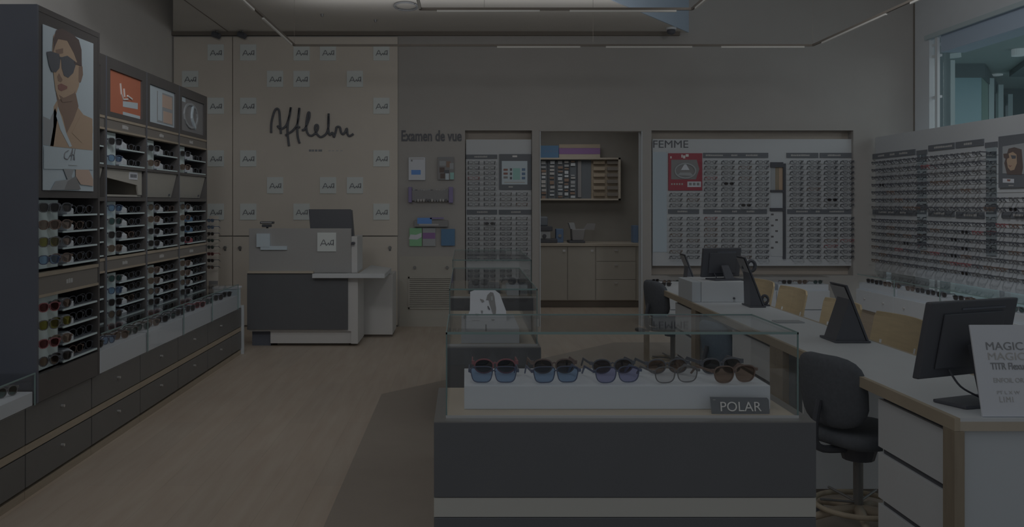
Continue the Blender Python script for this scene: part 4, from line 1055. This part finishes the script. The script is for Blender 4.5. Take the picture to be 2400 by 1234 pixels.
# low glass cases on the drawers
def low_case(y0, y1, zt_, zb_, label, kinds, grp, xf=XF, xb=-2.46, start=.1, wh=.1):
    u = empty('glass_case', label, 'glass case', (xf, y0, ZD), group='low glass cases along the left wall')
    z0 = ZD + .002
    MB().box(xb + .01, xf - .012, y0 + .006, y1 - .006, z0, zb_, 'block_white').build('plinth_block', u, bevel=.002)
    MB().box(xf - .006, xf, y0, y1, z0, zt_ - .006, 'glass').build('front_pane', u)
    MB().box(xb, xf, y0, y1, zt_ - .006, zt_, 'glass').build('top_pane', u)
    MB().box(xb + .004, xf - .006, y1 - .005, y1, z0, zt_ - .006, 'glass').build('end_pane', u)
    MB().box(xf - .005, xf + .001, y0, y1, zt_ - .005, zt_ + .001, 'glass_edge').box(xf - .005, xf + .001, y1 - .006, y1, z0, zt_ - .005, 'glass_edge').build('glass_edge', u)
    n = len(kinds)
    for j, kd in enumerate(kinds):
        sunglasses((xf - .075, y0 + (y1 - y0) * (j + .5) / n, zb_ + .001), PI / 2 - .38 + random.uniform(-.15, .15), f'{{c}} sunglasses, {ORD[j]} pair inside {grp}', 'sunglasses in the low glass cases', kd)
low_case(5.575, 6.40, .71, .60, 'low glass case beside the portrait unit', [0, 4, 1, 5], 'the low glass case beside portrait unit')
low_case(6.405, 7.22, .71, .60, 'low glass case in front of the orange-picture bay', [5, 1, 0, 5], 'the low case before orange-picture bay')
low_case(7.225, 8.04, .71, .60, 'low glass case in front of the pale-picture bay', [0, 0, 3], 'the low case before pale-picture bay')
low_case(8.045, 8.95, .71, .60, 'low glass case at the far end of the drawer run', [5, 0, 0], 'the far end low glass case')
low_case(3.6, 4.72, .63, .535, 'low glass case at the left edge, nearest the viewer', [0, 1, 5, 5], 'the nearest low glass case', start=.3)
u = empty('acrylic_box', 'small clear and white box at the far end of low cases', 'box', (-2.33, 9.03, ZD))
MB().box(-2.45, -2.22, 8.97, 9.12, ZD + .002, .66, 'photo_pale').build('body', u, bevel=.006); MB().box(-2.46, -2.21, 8.96, 9.13, .66, .68, 'paper_white').build('lid', u, bevel=.004)
# narrow rack column beside reception wall
u = empty('slim_rack', 'slim upright rack with small frames against the taupe wall', 'display rack', (-2.75, 9.9, 0))
xr0, xr1 = onY(489, 0, 9.9).x, onY(511, 0, 9.9).x
MB().box(xr0, xr1, 9.9, 9.93, 0, 1.36, 'panel_taupe').build('board', u)
for k in range(8):
    p = onY(500, 520 + 15.5 * k, 9.9); kd = [4, 4, 0, 5, 5, 3, 0, 6][k]
    sunglasses((p.x, 9.795, p.z), -.5, f'{{c}} sunglasses, {ORD[k]} from the top of the slim upright rack', 'sunglasses on the slim rack', kd, sc=.72)
p = onY(500, 675, 9.9); MB().box(p.x - .045, p.x + .05, 9.885, 9.898, p.z - .08, p.z + .08, 'photo_mid').build('card', u)

# ================================================================== SHOWCASES
def showcase(label, x0, x1, y0, y1, zbase, ztop, inset, poster=False):
    u = empty('showcase', label, 'showcase', ((x0 + x1) / 2, y0, 0), group='glass showcases down the middle')
    MB().box(x0 + .02, x1 - .02, y0 + .02, y1 - .02, .02, zbase - .03, 'side_black').build('core', u)
    MB().box(x0, x1, y0, y0 + .02, .638, zbase - .003, 'panel_black').build('front_panel', u, bevel=.001)
    MB().box(x0, x1, y0, y0 + .02, .02, .578, 'panel_black').build('lower_panel', u, bevel=.002)
    MB().box(x0, x1, y0 + .002, y1 - .002, .58, .636, 'band_white').build('band', u)
    MB().box(x0, x0 + .02, y0 + .021, y1, .02, .578, 'panel_black').box(x0, x0 + .02, y0 + .021, y1, .638, zbase - .004, 'panel_black').build('side_panel', u)
    MB().box(x1 - .02, x1, y0 + .021, y1, .02, .578, 'panel_black').box(x1 - .02, x1, y0 + .021, y1, .638, zbase - .004, 'panel_black').build('side_panel', u)
    MB().box(x0, x1, y0 + .0005, y1, zbase - .003, zbase, 'steel_dark').box(x0 + .021, x1 - .021, y0 + .021, y1 - .02, zbase - .02, zbase - .003, 'side_black').box(x0 + inset, x1 - inset, y0 + .0497, y1 - .004, zbase, zbase + .0006, 'tray_beige').build('top_tray', u)
    gx0, gx1, gy0, gy1 = x0 + inset, x1 - inset, y0 + .05, y1 - .005
    t = .006
    MB().box(gx0, gx1, gy0, gy0 + t, zbase, ztop - t, 'glass').build('front_pane', u)
    MB().box(gx0, gx1, gy1 - t, gy1, zbase, ztop - t, 'glass').build('back_pane', u)
    MB().box(gx0, gx0 + t, gy0 + t, gy1 - t, zbase, ztop - t, 'glass').build('side_pane', u); MB().box(gx1 - t, gx1, gy0 + t, gy1 - t, zbase, ztop - t, 'glass').build('side_pane', u)
    MB().box(gx0, gx1, gy0, gy1, ztop - t, ztop, 'glass').build('top_pane', u)
    e = MB(); k = .0018
    e.box(gx0, gx1, gy0 - k, gy0 + .003, ztop - .006, ztop + .001, 'glass_edge')
    for gx in (gx0, gx1 - .004): e.box(gx, gx + .004, gy0 - k, gy0 + .002, zbase, ztop, 'glass_edge_dark')
    for gx in (gx0, gx1 - .003): e.box(gx, gx + .003, gy0, gy1, ztop - .004, ztop + .0012, 'glass_edge')
    e.box(gx0, gx1, gy1 - .003, gy1, ztop - .004, ztop + .001, 'glass_edge')
    e.box(gx0, gx1, gy0 - .004, gy0, zbase, zbase + .008, 'metal')
    e.build('glass_edge', u)
    return u
fx0, fx1 = (1017 - VX) / 800, (1913 - VX) / 800
ZC, ZG = .859, 1.114
showcase('large black and white glass-topped showcase in the foreground', fx0, fx1, 2.7, 3.2, ZC, ZG, .034)
bx0, bx1 = (1088 - VX) / 758, (1808 - VX) / 758
tag(MB().box(bx0, bx1, 2.86, 3.16, ZC + .001, .933, 'block_white').build('display_block', bevel=.0015), 'long white display block inside the foreground showcase', 'display block')
# the ten pairs in the foreground
def fine(kind, e, h, w_, r, th, fm, ln, skew=.08):
    fmb = MB(); frame_mb(fmb, fm, e=e, h=h, w_=w_, r=r, th=th, tw=.003, n=28, skew=skew)
    o = [fmb.mesh('frame', False)]
    for sx in (-1, 1): l_ = MB(); lens_mb(l_, sx, ln, e=e, h=h, w_=w_, r=r, n=28, skew=skew); o.append(l_.mesh('lens'))
    SUN.append((kind,) + tuple(o)); return len(SUN) - 1
fr = [fine('square blue-lens', .52, .0225, .0295, .0019, .007, 'frame_blue', 'lens_blue', .16), fine('square sky-blue', .52, .0225, .0295, .0019, .007, 'frame_blue', 'lens_blue', .16),
      fine('violet-tinted', .66, .0225, .0295, .0018, .006, 'frame_blue', 'lens_violet', .14), fine('clear-lens', .68, .0225, .0295, .0018, .006, 'frame_soft', 'lens_clear', .12), fine('amber and brown', .75, .0235, .030, .0022, .007, 'frame_tortoise', 'lens_brown', .14)]
bk = [fine('dark red', .95, .021, .0285, .0028, .009, 'frame_red', 'lens_dark', .05), fine('tortoise', .9, .021, .0285, .0028, .009, 'frame_tortoise', 'lens_dark', .05),
      fine('round black', .95, .021, .0285, .0024, .008, 'frame_black', 'lens_dark', .05), fine('black brown-lens', .9, .021, .0285, .0024, .008, 'frame_black', 'lens_brown', .05), fine('thick black', .8, .022, .029, .0032, .011, 'frame_black', 'lens_dark', .05)]
for k, px in enumerate((1157, 1303, 1447, 1585, 1722)):
    sunglasses(((px - VX) * 2.90 / F, 2.90, .934), [0, .12, .16, .2, .26][k], f'{{c}} sunglasses, {["leftmost","second from left","middle","second from right","rightmost"][k]} of the front row in the foreground showcase', 'front row of sunglasses in the foreground showcase', fr[k], sc=1.1)
for k, px in enumerate((1160, 1298, 1435, 1563, 1690)):
    sunglasses(((px - VX) * 3.06 / F, 3.055, .934), [0, .08, .12, .15, .2][k], f'{{c}} sunglasses, {["leftmost","second from left","middle","second from right","rightmost"][k]} of the back row in the foreground showcase', 'back row of sunglasses in the foreground showcase', bk[k], sc=1.08)
# POLAR plate
sp = 2160 / 2.80
pl = empty('name_plate', 'dark plate reading POLAR leaning on the white block', 'name plate', ((1737 - VX) / sp, 2.80, ZC))
px0, px1, pz0, pz1 = (1665 - VX) / sp, (1807 - VX) / sp, EYE - (976 - VY) / sp, EYE - (930 - VY) / sp
MB().prism([(px0, 2.80, pz0), (px1, 2.80, pz0), (px1, 2.815, pz1), (px0, 2.815, pz1)], (0, .004, 0), 'glass').build('acrylic_holder', pl)
MB().prism([(px0 + .004, 2.797, pz0 + .004), (px1 - .006, 2.797, pz0 + .003), (px1 - .004, 2.800, pz0 + .015), (px1 - .004, 2.808, pz1 - .01), (px1 - .008, 2.811, pz1 - .004), (px0 + .002, 2.812, pz1 - .002)], (0, .002, 0), 'sign_dark').build('plate', pl)
MB().box(px0, px1 + .005, 2.785, 2.83, ZC + .0005, pz0 - .0005, 'glass').build('foot', pl)
M = Matrix.Translation(((1689 - VX) / sp, 2.7985, EYE - (963 - VY) / sp)) @ Matrix.Rotation(PI / 2 - .22, 4, 'X')
text_obj('POLAR', (1785 - 1689) / sp, 22 / sp, M, 'text_white', pl, depth=.0012, off=.0)
text_obj('-', 6 / sp, 1.2 / sp, Matrix.Translation(((1672 - VX) / sp, 2.806, EYE - (938 - VY) / sp)) @ Matrix.Rotation(PI / 2 - .22, 4, 'X'), 'text_grey', pl, depth=.0012)

# second showcase with picture board
sx0, sx1 = (1046 - VX) / 528, (1268 - VX) / 528
showcase('narrow glass showcase behind the foreground one, holding a picture board', sx0, sx1, 4.09, 5.48, ZC, ZG, .012)
s2 = 2160 / 4.25
tag(MB().box((1081 - VX) / s2, (1216 - VX) / s2, 4.2, 4.75, ZC + .001, ZC + .07, 'block_white').build('display_block', bevel=.002), 'wide white display block inside the second showcase', 'display block')
pb = empty('picture_board', 'white picture board with painted black spectacles standing in second showcase', 'picture board', (.05, 4.6, ZC + .07))
s3 = 2160 / 4.6
def Q(x, y, d=0.0):
    px, py = 1040 + x / 6.854, 640 + y / 6.854
    yy = 4.45 + (757 - py) * .0028 + d
    return onY(px, py, yy)
MB().prism([Q(340, 790), Q(420, 600), Q(425, 300), Q(560, 250), Q(800, 255), Q(900, 330), Q(1000, 600), Q(1010, 795)], (0, .012, 0), 'paper_white').build('board', pb)
b = MB()
def QP(pts, m, d): b.prism([Q(x, y, -d) for x, y in pts], (0, -.001, 0), m)
QP([(680, 430), (700, 350), (750, 300), (795, 310), (815, 380), (825, 460), (840, 560), (835, 650), (790, 660), (770, 600), (735, 500), (720, 430)], 'photo_mid', .002)
QP([(755, 370), (785, 365), (790, 430), (765, 440)], 'photo_grey', .004)
QP([(700, 530), (715, 520), (745, 575), (738, 590), (712, 570)], 'ink', .004)
QP([(580, 410), (640, 425), (650, 450), (615, 470)], 'photo_mid', .004)
QP([(595, 595), (630, 600), (620, 640), (600, 635)], 'ink_soft', .004)
QP([(505, 645), (565, 650), (535, 695)], 'photo_grey', .004)
QP([(760, 735), (820, 738), (790, 785)], 'photo_mid', .004)
QP([(640, 765), (710, 770), (690, 820), (640, 815)], 'lips', .004)
QP([(455, 755), (560, 755), (620, 790), (600, 830), (550, 780), (460, 775)], 'photo_mid', .004)
QP([(320, 680), (350, 640), (365, 660), (340, 740), (315, 720)], 'photo_mid', .004)
b.build('print', pb)
tag(MB().cyl(onY(1139, 775, 4.2) - Vector((0, .002, 0)), onY(1139, 775, 4.2) + Vector((0, 0, .03)), .003, 'ink').build('lock_pin'), 'tiny dark pin on the front of the second white block', 'pin')
# third showcase
s3 = 2160 / 6.2
t0, t1 = (1057 - VX) / s3, (1250 - VX) / s3
showcase('narrow glass showcase farthest back, near the narrow rack', t0, t1, 6.2, 7.6, ZC, ZG, .01)
tag(MB().box(t1 - .17, t1 - .03, 6.35, 6.6, ZC + .001, ZC + .07, 'block_white').build('display_block', bevel=.002), 'small white display block inside the farthest showcase', 'display block')
tag(MB().box(t0 + .12, t1 - .21, 6.5, 6.9, ZC + .001, ZC + .05, 'sign_dark').build('display_tray', bevel=.002), 'dark display tray inside the farthest showcase', 'display tray')
sunglasses((t1 - .10, 6.40, ZC + .072), .3, '{c} sunglasses on the small white block in the farthest showcase', 'sunglasses in the farthest showcase', 5)
sunglasses((t0 + .20, 6.55, ZC + .052), .1, '{c} sunglasses on the dark tray in the farthest showcase', 'sunglasses in the farthest showcase', 0, sc=.9)

# ================================================================== LONG CONSULTATION DESK
X0, X1, ZK = 1.705, 2.23, .75
dk = empty('consultation_desk', 'long white-topped consultation desk with wooden edges on the right', 'desk', (1.95, 5.8, 0))
MB().box(X0 + .02, X1 - .02, 3.212, 8.8, ZK - .012, ZK, 'white').build('top', dk)
e = MB(); e.box(X0, X0 + .02, 3.21, 8.8, ZK - .045, ZK, 'wood_edge').box(X1 - .02, X1, 3.21, 8.8, ZK - .045, ZK, 'wood_edge').box(X0 + .02, X1 - .02, 3.212, 8.79, ZK - .045, ZK - .012, 'tray_beige'); e.build('edge', dk)
for (a, c) in ((3.21, 3.29), (4.95, 5.16), (6.83, 6.95), (8.7, 8.8)):
    MB().box(X0, X0 + .036, a, c, 0, ZK - .046, 'wood_brown').build('leg', dk, bevel=.002)
    MB().box(X1 - .036, X1, a, c, 0, ZK - .046, 'wood_brown').build('leg', dk, bevel=.002)
MB().box(X0 + .037, X1 - .037, 3.235, 3.25, .0, ZK - .046, 'cool_white').build('end_panel', dk)
MB().box(X0 + .037, X1 - .037, 4.74, 4.76, .03, ZK - .046, 'white').box(X0 + .037, X1 - .037, 4.741, 4.76, 0, .03, 'rail_dark').build('divider_panel', dk)  # dark bottom strip paints the shadow line along the floor
MB().box(X0 + .037, X1 - .037, 6.86, 6.88, 0, ZK - .046, 'cool_white').build('divider_panel', dk)
MB().box(X1 - .05, X1 - .037, 5.2, 6.8, .2, ZK - .046, 'cool_white').build('modesty_panel', dk)
for k, (a, c, lab) in enumerate(((3.295, 3.87, 'white drawer pedestal at the near end under the desk'), (5.18, 5.98, 'white drawer pedestal under the middle of the desk'), (7.0, 7.6, 'white drawer pedestal under the far part of the desk'))):
    pd = empty('pedestal', lab, 'drawer pedestal', (X0 + .3, a, 0), group='drawer pedestals under the desk')
    MB().box(X0 + .05, X1 - .06, a, c, .0, ZK - .05, 'cool_white').build('body', pd)
    for j, (z0, z1) in enumerate(((.02, .262), (.268, .475), (.481, ZK - .052))):
        d = MB().box(X0 + .028, X0 + .048, a + .004, c - .004, z0, z1 - .018, 'white').box(X0 + .040, X0 + .048, a + .03, c - .03, z1 - .018, z1, 'plastic_black').build('drawer', pd, bevel=.001)
# items on the desk -------------------------------------------------
def monitor(name_label, pl_, pr_, z0, z1, foot, lean):
    """pl_, pr_: left and right ends of the panel in plan"""
    a = Vector((pl_[0], pl_[1], 0)); c = Vector((pr_[0], pr_[1], 0)); u_ = (c - a); W = u_.length; u_.normalize(); n_ = Vector((u_.y, -u_.x, 0))
    mid = (a + c) / 2
    o = empty('monitor', name_label, 'monitor', (mid.x, mid.y, foot[2]))
    def P3(s_, z, d): return a + u_ * (s_ * W) + n_ * (d + lean * (z - z0) / (z1 - z0)) + Vector((0, 0, z))
    MB().prism([P3(0, z0, 0), P3(1, z0, 0), P3(1, z1, 0), P3(0, z1, 0)], -n_ * .03, 'plastic_black').build('screen', o, bevel=.006)
    zc0, zc1 = z0 + (z1 - z0) * .12, z1 - (z1 - z0) * .16
    MB().prism([P3(.15, zc0, .001), P3(.85, zc0, .001), P3(.85, zc1, .001), P3(.15, zc1, .001)], n_ * .008, 'plastic_black').build('back_cover', o, bevel=.006)
    MB().prism([P3(.35, z1 - .035, .001), P3(.85, z1 - .035, .001), P3(.85, z1 - .028, .001), P3(.35, z1 - .028, .001)], n_ * .002, 'side_black').build('vent', o)
    zf = foot[2]; zm = (z0 + z1) / 2
    s0 = P3(.42, zm, .024); 
    top1, top2 = P3(.42, zm - .02, .022), P3(.60, zm - .02, .022)
    b1, b2 = Vector((mid.x, mid.y, zf + .012)) - u_ * .035 + n_ * .10, Vector((mid.x, mid.y, zf + .012)) + u_ * .045 + n_ * .10
    MB().prism([top1, top2, b2, b1], n_ * .02, 'plastic_black').build('stand', o, bevel=.004)
    cc = Vector((mid.x, mid.y, zf)) + n_ * .06
    fp = [cc - u_ * .12 + n_ * .05, cc + u_ * .12 + n_ * .08, cc + u_ * .12 - n_ * .09, cc - u_ * .12 - n_ * .09]
    MB().prism(fp, (0, 0, .012), 'plastic_black').build('foot', o, bevel=.003)
    MB().tube([P3(.3, z0 + .03, .01), P3(.36, z0 - .03, .05), P3(.5, z0 - .07, .09)], .004, 'plastic_black', smooth=5).build('cable', o)
    return o
monitor('large black monitor seen from behind at the near end of desk', (1.672, 3.40), (2.095, 3.58), .848, 1.138, (0, 0, ZK + .001), .06)
# far desk box and monitor
bxo = empty('document_box', 'white box cabinet on the far part of the desk under a monitor', 'desk cabinet', (1.9, 6.95, ZK))
MB().box(1.785, 2.12, 6.96, 7.42, ZK + .001, .905, 'white').build('body', bxo, bevel=.003)
MB().box(1.715, 1.783, 6.965, 7.41, ZK + .001, .903, 'cool_white').build('side_tray', bxo, bevel=.003)
MB().cyl((2.03, 6.96, ZK + .03), (2.03, 6.95, ZK + .03), .008, 'plastic_black').box(2.028, 2.032, 6.955, 6.96, ZK + .002, ZK + .03, 'text_grey').build('lock', bxo)
monitor('black monitor on the white box on the far part of desk', (1.83, 7.12), (2.15, 7.22), .925, 1.15, (0, 0, .906), .03)
def tablet_stand(label, xb, xt, y0, y1, ztop, fin_x0, fin_z, back_m='photo_mid', base=True):
    o = empty('tablet_stand', label, 'tablet stand', (xb, (y0 + y1) / 2, ZK))
    z0 = ZK + .012
    MB().prism([(xb, y0, z0), (xb + .012, y0, z0), (xt + .012, y0, ztop), (xt, y0, ztop)], (0, y1 - y0, 0), 'plastic_black').build('tablet', o, bevel=.003)
    MB().prism([(xb - .003, y0 + .012, z0 + .015), (xt - .003, y0 + .012, ztop - .012), (xt - .002, y0 + .012, ztop - .012), (xb - .002, y0 + .012, z0 + .015)], (0, y1 - y0 - .024, 0), back_m).build('back_plate', o)
    zz = fin_z
    xm = xb + (xt - xb) * (zz - z0) / (ztop - z0)
    MB().prism([(fin_x0, y0 + .004, z0), (xb - .004, y0 + .004, z0), (xm - .004, y0 + .004, zz)], (0, (y1 - y0) * .75, 0), 'plastic_black').build('support', o)
    MB().box(fin_x0 - .005, xb + .02, y0 - .005, y1, ZK + .001, ZK + .012, 'plastic_black').build('base', o, bevel=.003)
    return o
tablet_stand('black wedge-shaped tablet stand on the near half of the desk', 2.15, 2.035, 4.93, 5.15, 1.06, 1.985, .985)
o = tablet_stand('black tablet stand with pale back beside the white desk box', 2.135, 2.0, 6.6, 6.8, 1.11, 2.045, 1.0)
MB().tube([(2.085 + .03 * math.cos(a), 6.72, 1.04 + .038 * math.sin(a)) for a in [2 * PI * k / 16 for k in range(16)]], .013, 'plastic_black', n=6, closed=True).box(2.02, 2.06, 6.71, 6.73, 1.02, 1.05, 'plastic_black').build('ring_mount', o)
tablet_stand('small black tablet stand at the far left of the desk', 2.10, 2.0, 8.4, 8.6, 1.03, 2.02, .92)
o = empty('tape_dispenser', 'small black round dispenser on desk beside the pale-backed tablet stand', 'dispenser', (2.19, 6.75, ZK))
MB().tube([(2.185 + .022 * math.cos(a), 6.72, ZK + .045 + .03 * math.sin(a)) for a in [2 * PI * k / 16 for k in range(16)]], .011, 'plastic_black', n=6, closed=True).build('wheel', o)
MB().cyl((2.185, 6.71, ZK + .045), (2.185, 6.73, ZK + .045), .014, 'photo_grey').build('roll', o); MB().box(2.165, 2.215, 6.69, 6.75, ZK + .001, ZK + .010, 'plastic_black').build('base', o)
# sign
sn = empty('table_sign', 'white leaning sign reading MAGIC MAGIC at the near desk end', 'sign', (1.92, 3.22, ZK))
sl_ = (.085) / (1.06 - ZK); ang = math.atan(sl_)
Ms = Matrix.Translation((1.812, 3.225, ZK + .002)) @ Matrix.Rotation(-ang, 4, 'X')
MB().box(0, .235, 0, .008, 0, .322, 'paper_white', Ms).build('board', sn, bevel=.001)
MB().prism([(1.90, 3.24, ZK + .002), (1.94, 3.24, ZK + .002), (1.94, 3.285, ZK + .2), (1.90, 3.285, ZK + .2)], (0, .07, 0), 'glass').build('strut', sn) if False else None
def st(body, x, z, w_, h, m, off=0.0):
    text_obj(body, w_, h, Ms @ Matrix.Translation((x, -.0015, z)) @ Matrix.Rotation(PI / 2, 4, 'X'), m, sn, depth=.001, off=off)
st('MAGIC', .047, .232, .132, .028, 'ink_soft', .0); st('MAGIC', .049, .197, .132, .026, 'text_grey', .0)
st('TITR Flexuse', .053, .163, .14, .024, 'ink_soft', .012); st('ENFOIL ORILLO', .056, .118, .15, .016, 'text_grey', .0)
st('PT L X W', .062, .078, .08, .011, 'text_grey', .0); st('L1M1', .067, .050, .048, .019, 'text_grey', .0)
# small items on far desk: row of frames
for k, (x, y) in enumerate(((1.80, 8.25), (1.86, 8.5), (1.78, 8.62))):
    sunglasses((x, y, ZK + .002), .3 * k, f'{{c}} sunglasses, {["near","middle","far"][k]} pair lying on the far end of the desk', 'sunglasses on the far desk end', [0, 6, 0][k], sc=.7)
tag(MB().box(1.95, 2.12, 5.75, 5.86, ZK + .001, ZK + .006, 'photo_grey').build('leaflet'), 'grey leaflet lying flat on the middle of the desk', 'leaflet')

# ---- office chairs
def office_chair(label, loc, rot, fab='fabric_black'):
    o = empty('office_chair', label, 'office chair', loc, rot, group='swivel chairs at the desk', local=True)
    MB().pad((-.20, 0, .66), (.035, .19, .165), fab, e=.62, bend=.05, M=Matrix.Translation((-.2, 0, .66)) @ Matrix.Rotation(-.14, 4, 'Y') @ Matrix.Translation((.2, 0, -.66))).build('backrest', o, smooth=True)
    MB().pad((.02, 0, .445), (.21, .20, .045), fab, e=.55).build('seat', o, smooth=True)
    MB().tube([(-.235, 0, .62), (-.26, 0, .5), (-.24, 0, .41), (-.1, 0, .385), (.0, 0, .385)], .018, 'plastic_black', n=8, smooth=4, flat=.6).build('back_support', o)
    MB().pad((-.23, .17, .37), (.035, .06, .018), 'plastic_black', e=.7).tube([(-.05, .03, .385), (-.15, .1, .375), (-.23, .16, .37)], .008, 'plastic_black', n=6).build('lever', o, smooth=True)
    MB().cyl((0, 0, .33), (0, 0, .40), .07, 'plastic_black', r2=.09).build('mechanism', o)
    MB().cyl((0, 0, .09), (0, 0, .34), .022, 'steel_dark').build('gas_lift', o)
    MB().tube([(.19 * math.cos(a), .19 * math.sin(a), .15) for a in [2 * PI * k / 32 for k in range(32)]], .012, 'wood_edge', n=8, closed=True, up=(0, 0, 1), M=Matrix.Translation((0, 0, -.03))).build('foot_ring', o, smooth=True)
    for k in range(5):
        a = 2 * PI * k / 5 + .3; c, s_ = math.cos(a), math.sin(a)
        g = MB().tube([(0, 0, .10), (c * .12, s_ * .12, .095), (c * .235, s_ * .235, .065)], [.028, .02, .014], 'wood_band', n=8, up=(0, 0, 1)).build('leg', o, smooth=True)
        cs = MB().cyl((c * .235 - s_ * .012, s_ * .235 + c * .012, .026), (c * .235 + s_ * .012, s_ * .235 - c * .012, .026), .0255, 'plastic_black', n=14).build('caster'); cs.parent = g
        MB().tube([(c * .18, s_ * .18, .15), (0, 0, .13)], .006, 'steel_dark', n=6).build('spoke', o) if k < 3 else None
    return o
office_chair('black swivel chair pushed under near end of the desk, behind showcase', (1.80, 4.22, 0), .42)
office_chair('dark blue swivel chair at the middle of the desk, seen through glass', (1.87, 6.38, 0), .3, 'fabric_blue').scale = (.94, .94, .84)
office_chair('black swivel chair at the far end of the desk', (1.83, 8.12, 0), .3)
# ---- visitor chairs
def visitor_chair(label, loc, rot):
    o = empty('visitor_chair', label, 'chair', loc, rot, group='wooden visitor chairs', local=True)
    bkp = []
    for k in range(9):
        t_ = -1 + 2 * k / 8; bkp.append((.20 - .045 * t_ * t_, .29 * t_, 0))
    b = MB(); n = len(bkp); H0, H1 = .50, .795
    vs = []
    for (x, y, _) in bkp:
        for z, dx_ in ((H0, 0), (H0 + .02, 0), (H1 - .03, .05), (H1, .055)): vs.append((x + dx_, y * (1.0 if z < H1 - .01 else .93), z))
    vs2 = [(v[0] + .014, v[1], v[2]) for v in vs]; N = len(vs); fs = []
    for i in range(n - 1):
        for j in range(3):
            a = i * 4 + j; fs.append((a, a + 4, a + 5, a + 1)); fs.append((N + a, N + a + 1, N + a + 5, N + a + 4))
        fs.append((i * 4, N + i * 4, N + i * 4 + 4, i * 4 + 4)); fs.append((i * 4 + 3, i * 4 + 7, N + i * 4 + 7, N + i * 4 + 3))
    for j in range(3): fs.append((j, j + 1, N + j + 1, N + j)); q_ = (n - 1) * 4 + j; fs.append((q_, N + q_, N + q_ + 1, q_ + 1))
    b.add(vs + vs2, fs, 'chair_wood'); b.build('backrest', o)
    s_ = []
    for k in range(28):
        a = 2 * PI * k / 28; c, q1 = math.cos(a), math.sin(a)
        s_.append((.0 + .20 * math.copysign(abs(c) ** .5, c), .235 * math.copysign(abs(q1) ** .5, q1), .44))
    MB().prism(s_, (0, 0, .022), 'chair_wood').build('seat', o, bevel=.006)
    for sy in (-1, 1):
        MB().tube([(-.17, sy * .2, 0), (-.15, sy * .19, .44)], .012, 'white', n=8).build('leg', o)
        MB().tube([(.22, sy * .21, 0), (.17, sy * .2, .45), (.205, sy * .2, .62)], .012, 'white', n=8).build('leg', o)
    MB().tube([(-.16, -.19, .425), (-.16, .19, .425)], .010, 'white', n=6).build('crossbar', o)
    return o
for k, (y, rz) in enumerate(((8.38, .0), (7.62, .03), (6.62, .05), (5.74, .07))):
    visitor_chair(['pale wooden visitor chair, farthest of four along the desk', 'pale wooden visitor chair, second farthest along the desk', 'pale wooden visitor chair just beyond the near tablet stand', 'pale wooden visitor chair behind the large near monitor'][k], (2.50, y, 0), rz)

# ================================================================== LOW CABINETS AT THE BACK AND RIGHT
lc = empty('low_cabinet', 'low white drawer cabinet against the back wall under the womens rack', 'low cabinet', (3.3, 10.6, 0))
YC = 10.6
MB().box(2.35, 4.2, YC + .02, YB - .002, .03, .49, 'cool_white').build('body', lc); MB().box(2.36, 4.19, YC + .05, YB - .01, 0, .03, 'wood_band').build('plinth', lc)
for k in range(3):
    xa = 2.35 + .617 * k
    for z0, z1 in ((.04, .265), (.275, .487)):
        d = MB().box(xa + .004, xa + .612, YC, YC + .02, z0, z1, 'cool_white').build('drawer', lc, bevel=.002); kb = MB().cyl((xa + .308, YC, z1 - .05), (xa + .308, YC - .015, z1 - .05), .007, 'metal').build('knob'); kb.parent = d
for k in range(3):
    xa = 2.37 + .617 * k
    g = empty('glass_case', f'low glass case on the back cabinet, {["left","middle","right"][k]} one', 'glass case', (xa, YC, .49), group='low glass cases on the back cabinet')
    MB().box(xa + .006, xa + .584, YC + .02, YC + .4, .4905, .56, 'block_white').build('plinth_block', g)
    MB().box(xa, xa + .59, YC + .005, YC + .011, .4905, .65, 'glass').box(xa, xa + .59, YC + .011, YC + .42, .644, .65, 'glass').build('pane', g)
    for j in range(3):
        sunglasses((xa + .12 + .18 * j, YC + .07, .561), .1 * j, f'{{c}} sunglasses, {ORD[j]} pair in the {["left","middle","right"][k]} glass case on the back cabinet', 'sunglasses on the back cabinet', random.choice([0, 1, 5]), sc=.9)
# along the right rack
XC = 4.3
lc = empty('low_cabinet', 'long low white drawer cabinet under the right rack', 'low cabinet', (XC, 8, 0))
MB().box(XC + .02, XD + .04, 4.8, 10.15, .345, .56, 'cool_white').build('body', lc); MB().box(XC + .03, XD + .04, 4.8, 10.15, .03, .34, 'wood_band').box(XC + .06, XD, 4.82, 10.1, 0, .03, 'rail_dark').build('plinth', lc)
for k in range(6):
    ya = 4.8 + .89 * k
    d = MB().box(XC, XC + .02, ya + .004, ya + .886, .35, .557, 'cool_white').build('drawer', lc, bevel=.002)
    for q_ in (.22, .66): kb = MB().cyl((XC, ya + q_, .47), (XC - .015, ya + q_, .47), .009, 'text_grey').build('knob'); kb.parent = d
for k in range(6):
    ya = 4.81 + .89 * k
    g = empty('glass_case', f'low glass case on the right cabinet, {["nearest", "second nearest", "third nearest", "third farthest", "second farthest", "farthest"][k]}', 'glass case', (XC, ya, .56), group='low glass cases on the right cabinet')
    MB().box(XC + .03, XC + .3, ya + .01, ya + .86, .5605, .63, 'block_white').build('plinth_block', g)
    MB().box(XC + .012, XC + .018, ya, ya + .87, .5605, .72, 'glass').box(XC + .018, XC + .42, ya, ya + .87, .714, .72, 'glass').build('pane', g)
    MB().box(XC + .010, XC + .016, ya, ya + .87, .714, .721, 'glass_edge').box(XC + .010, XC + .016, ya, ya + .006, .5605, .714, 'glass_edge').build('glass_edge', g)
    if k > 1:
        for j in range(4):
            sunglasses((XC + .09, ya + .12 + .2 * j, .631), -PI / 2 + .3, f'{{c}} sunglasses, {ORD[j]} pair in {["nearest", "second nearest", "third nearest", "third farthest", "second farthest", "farthest"][k]} glass case on right cabinet', 'sunglasses on the right cabinet', random.choice([0, 1, 6, 5]), sc=.9)
for o in bpy.data.objects:
    if '_local' in o: del o['_local']
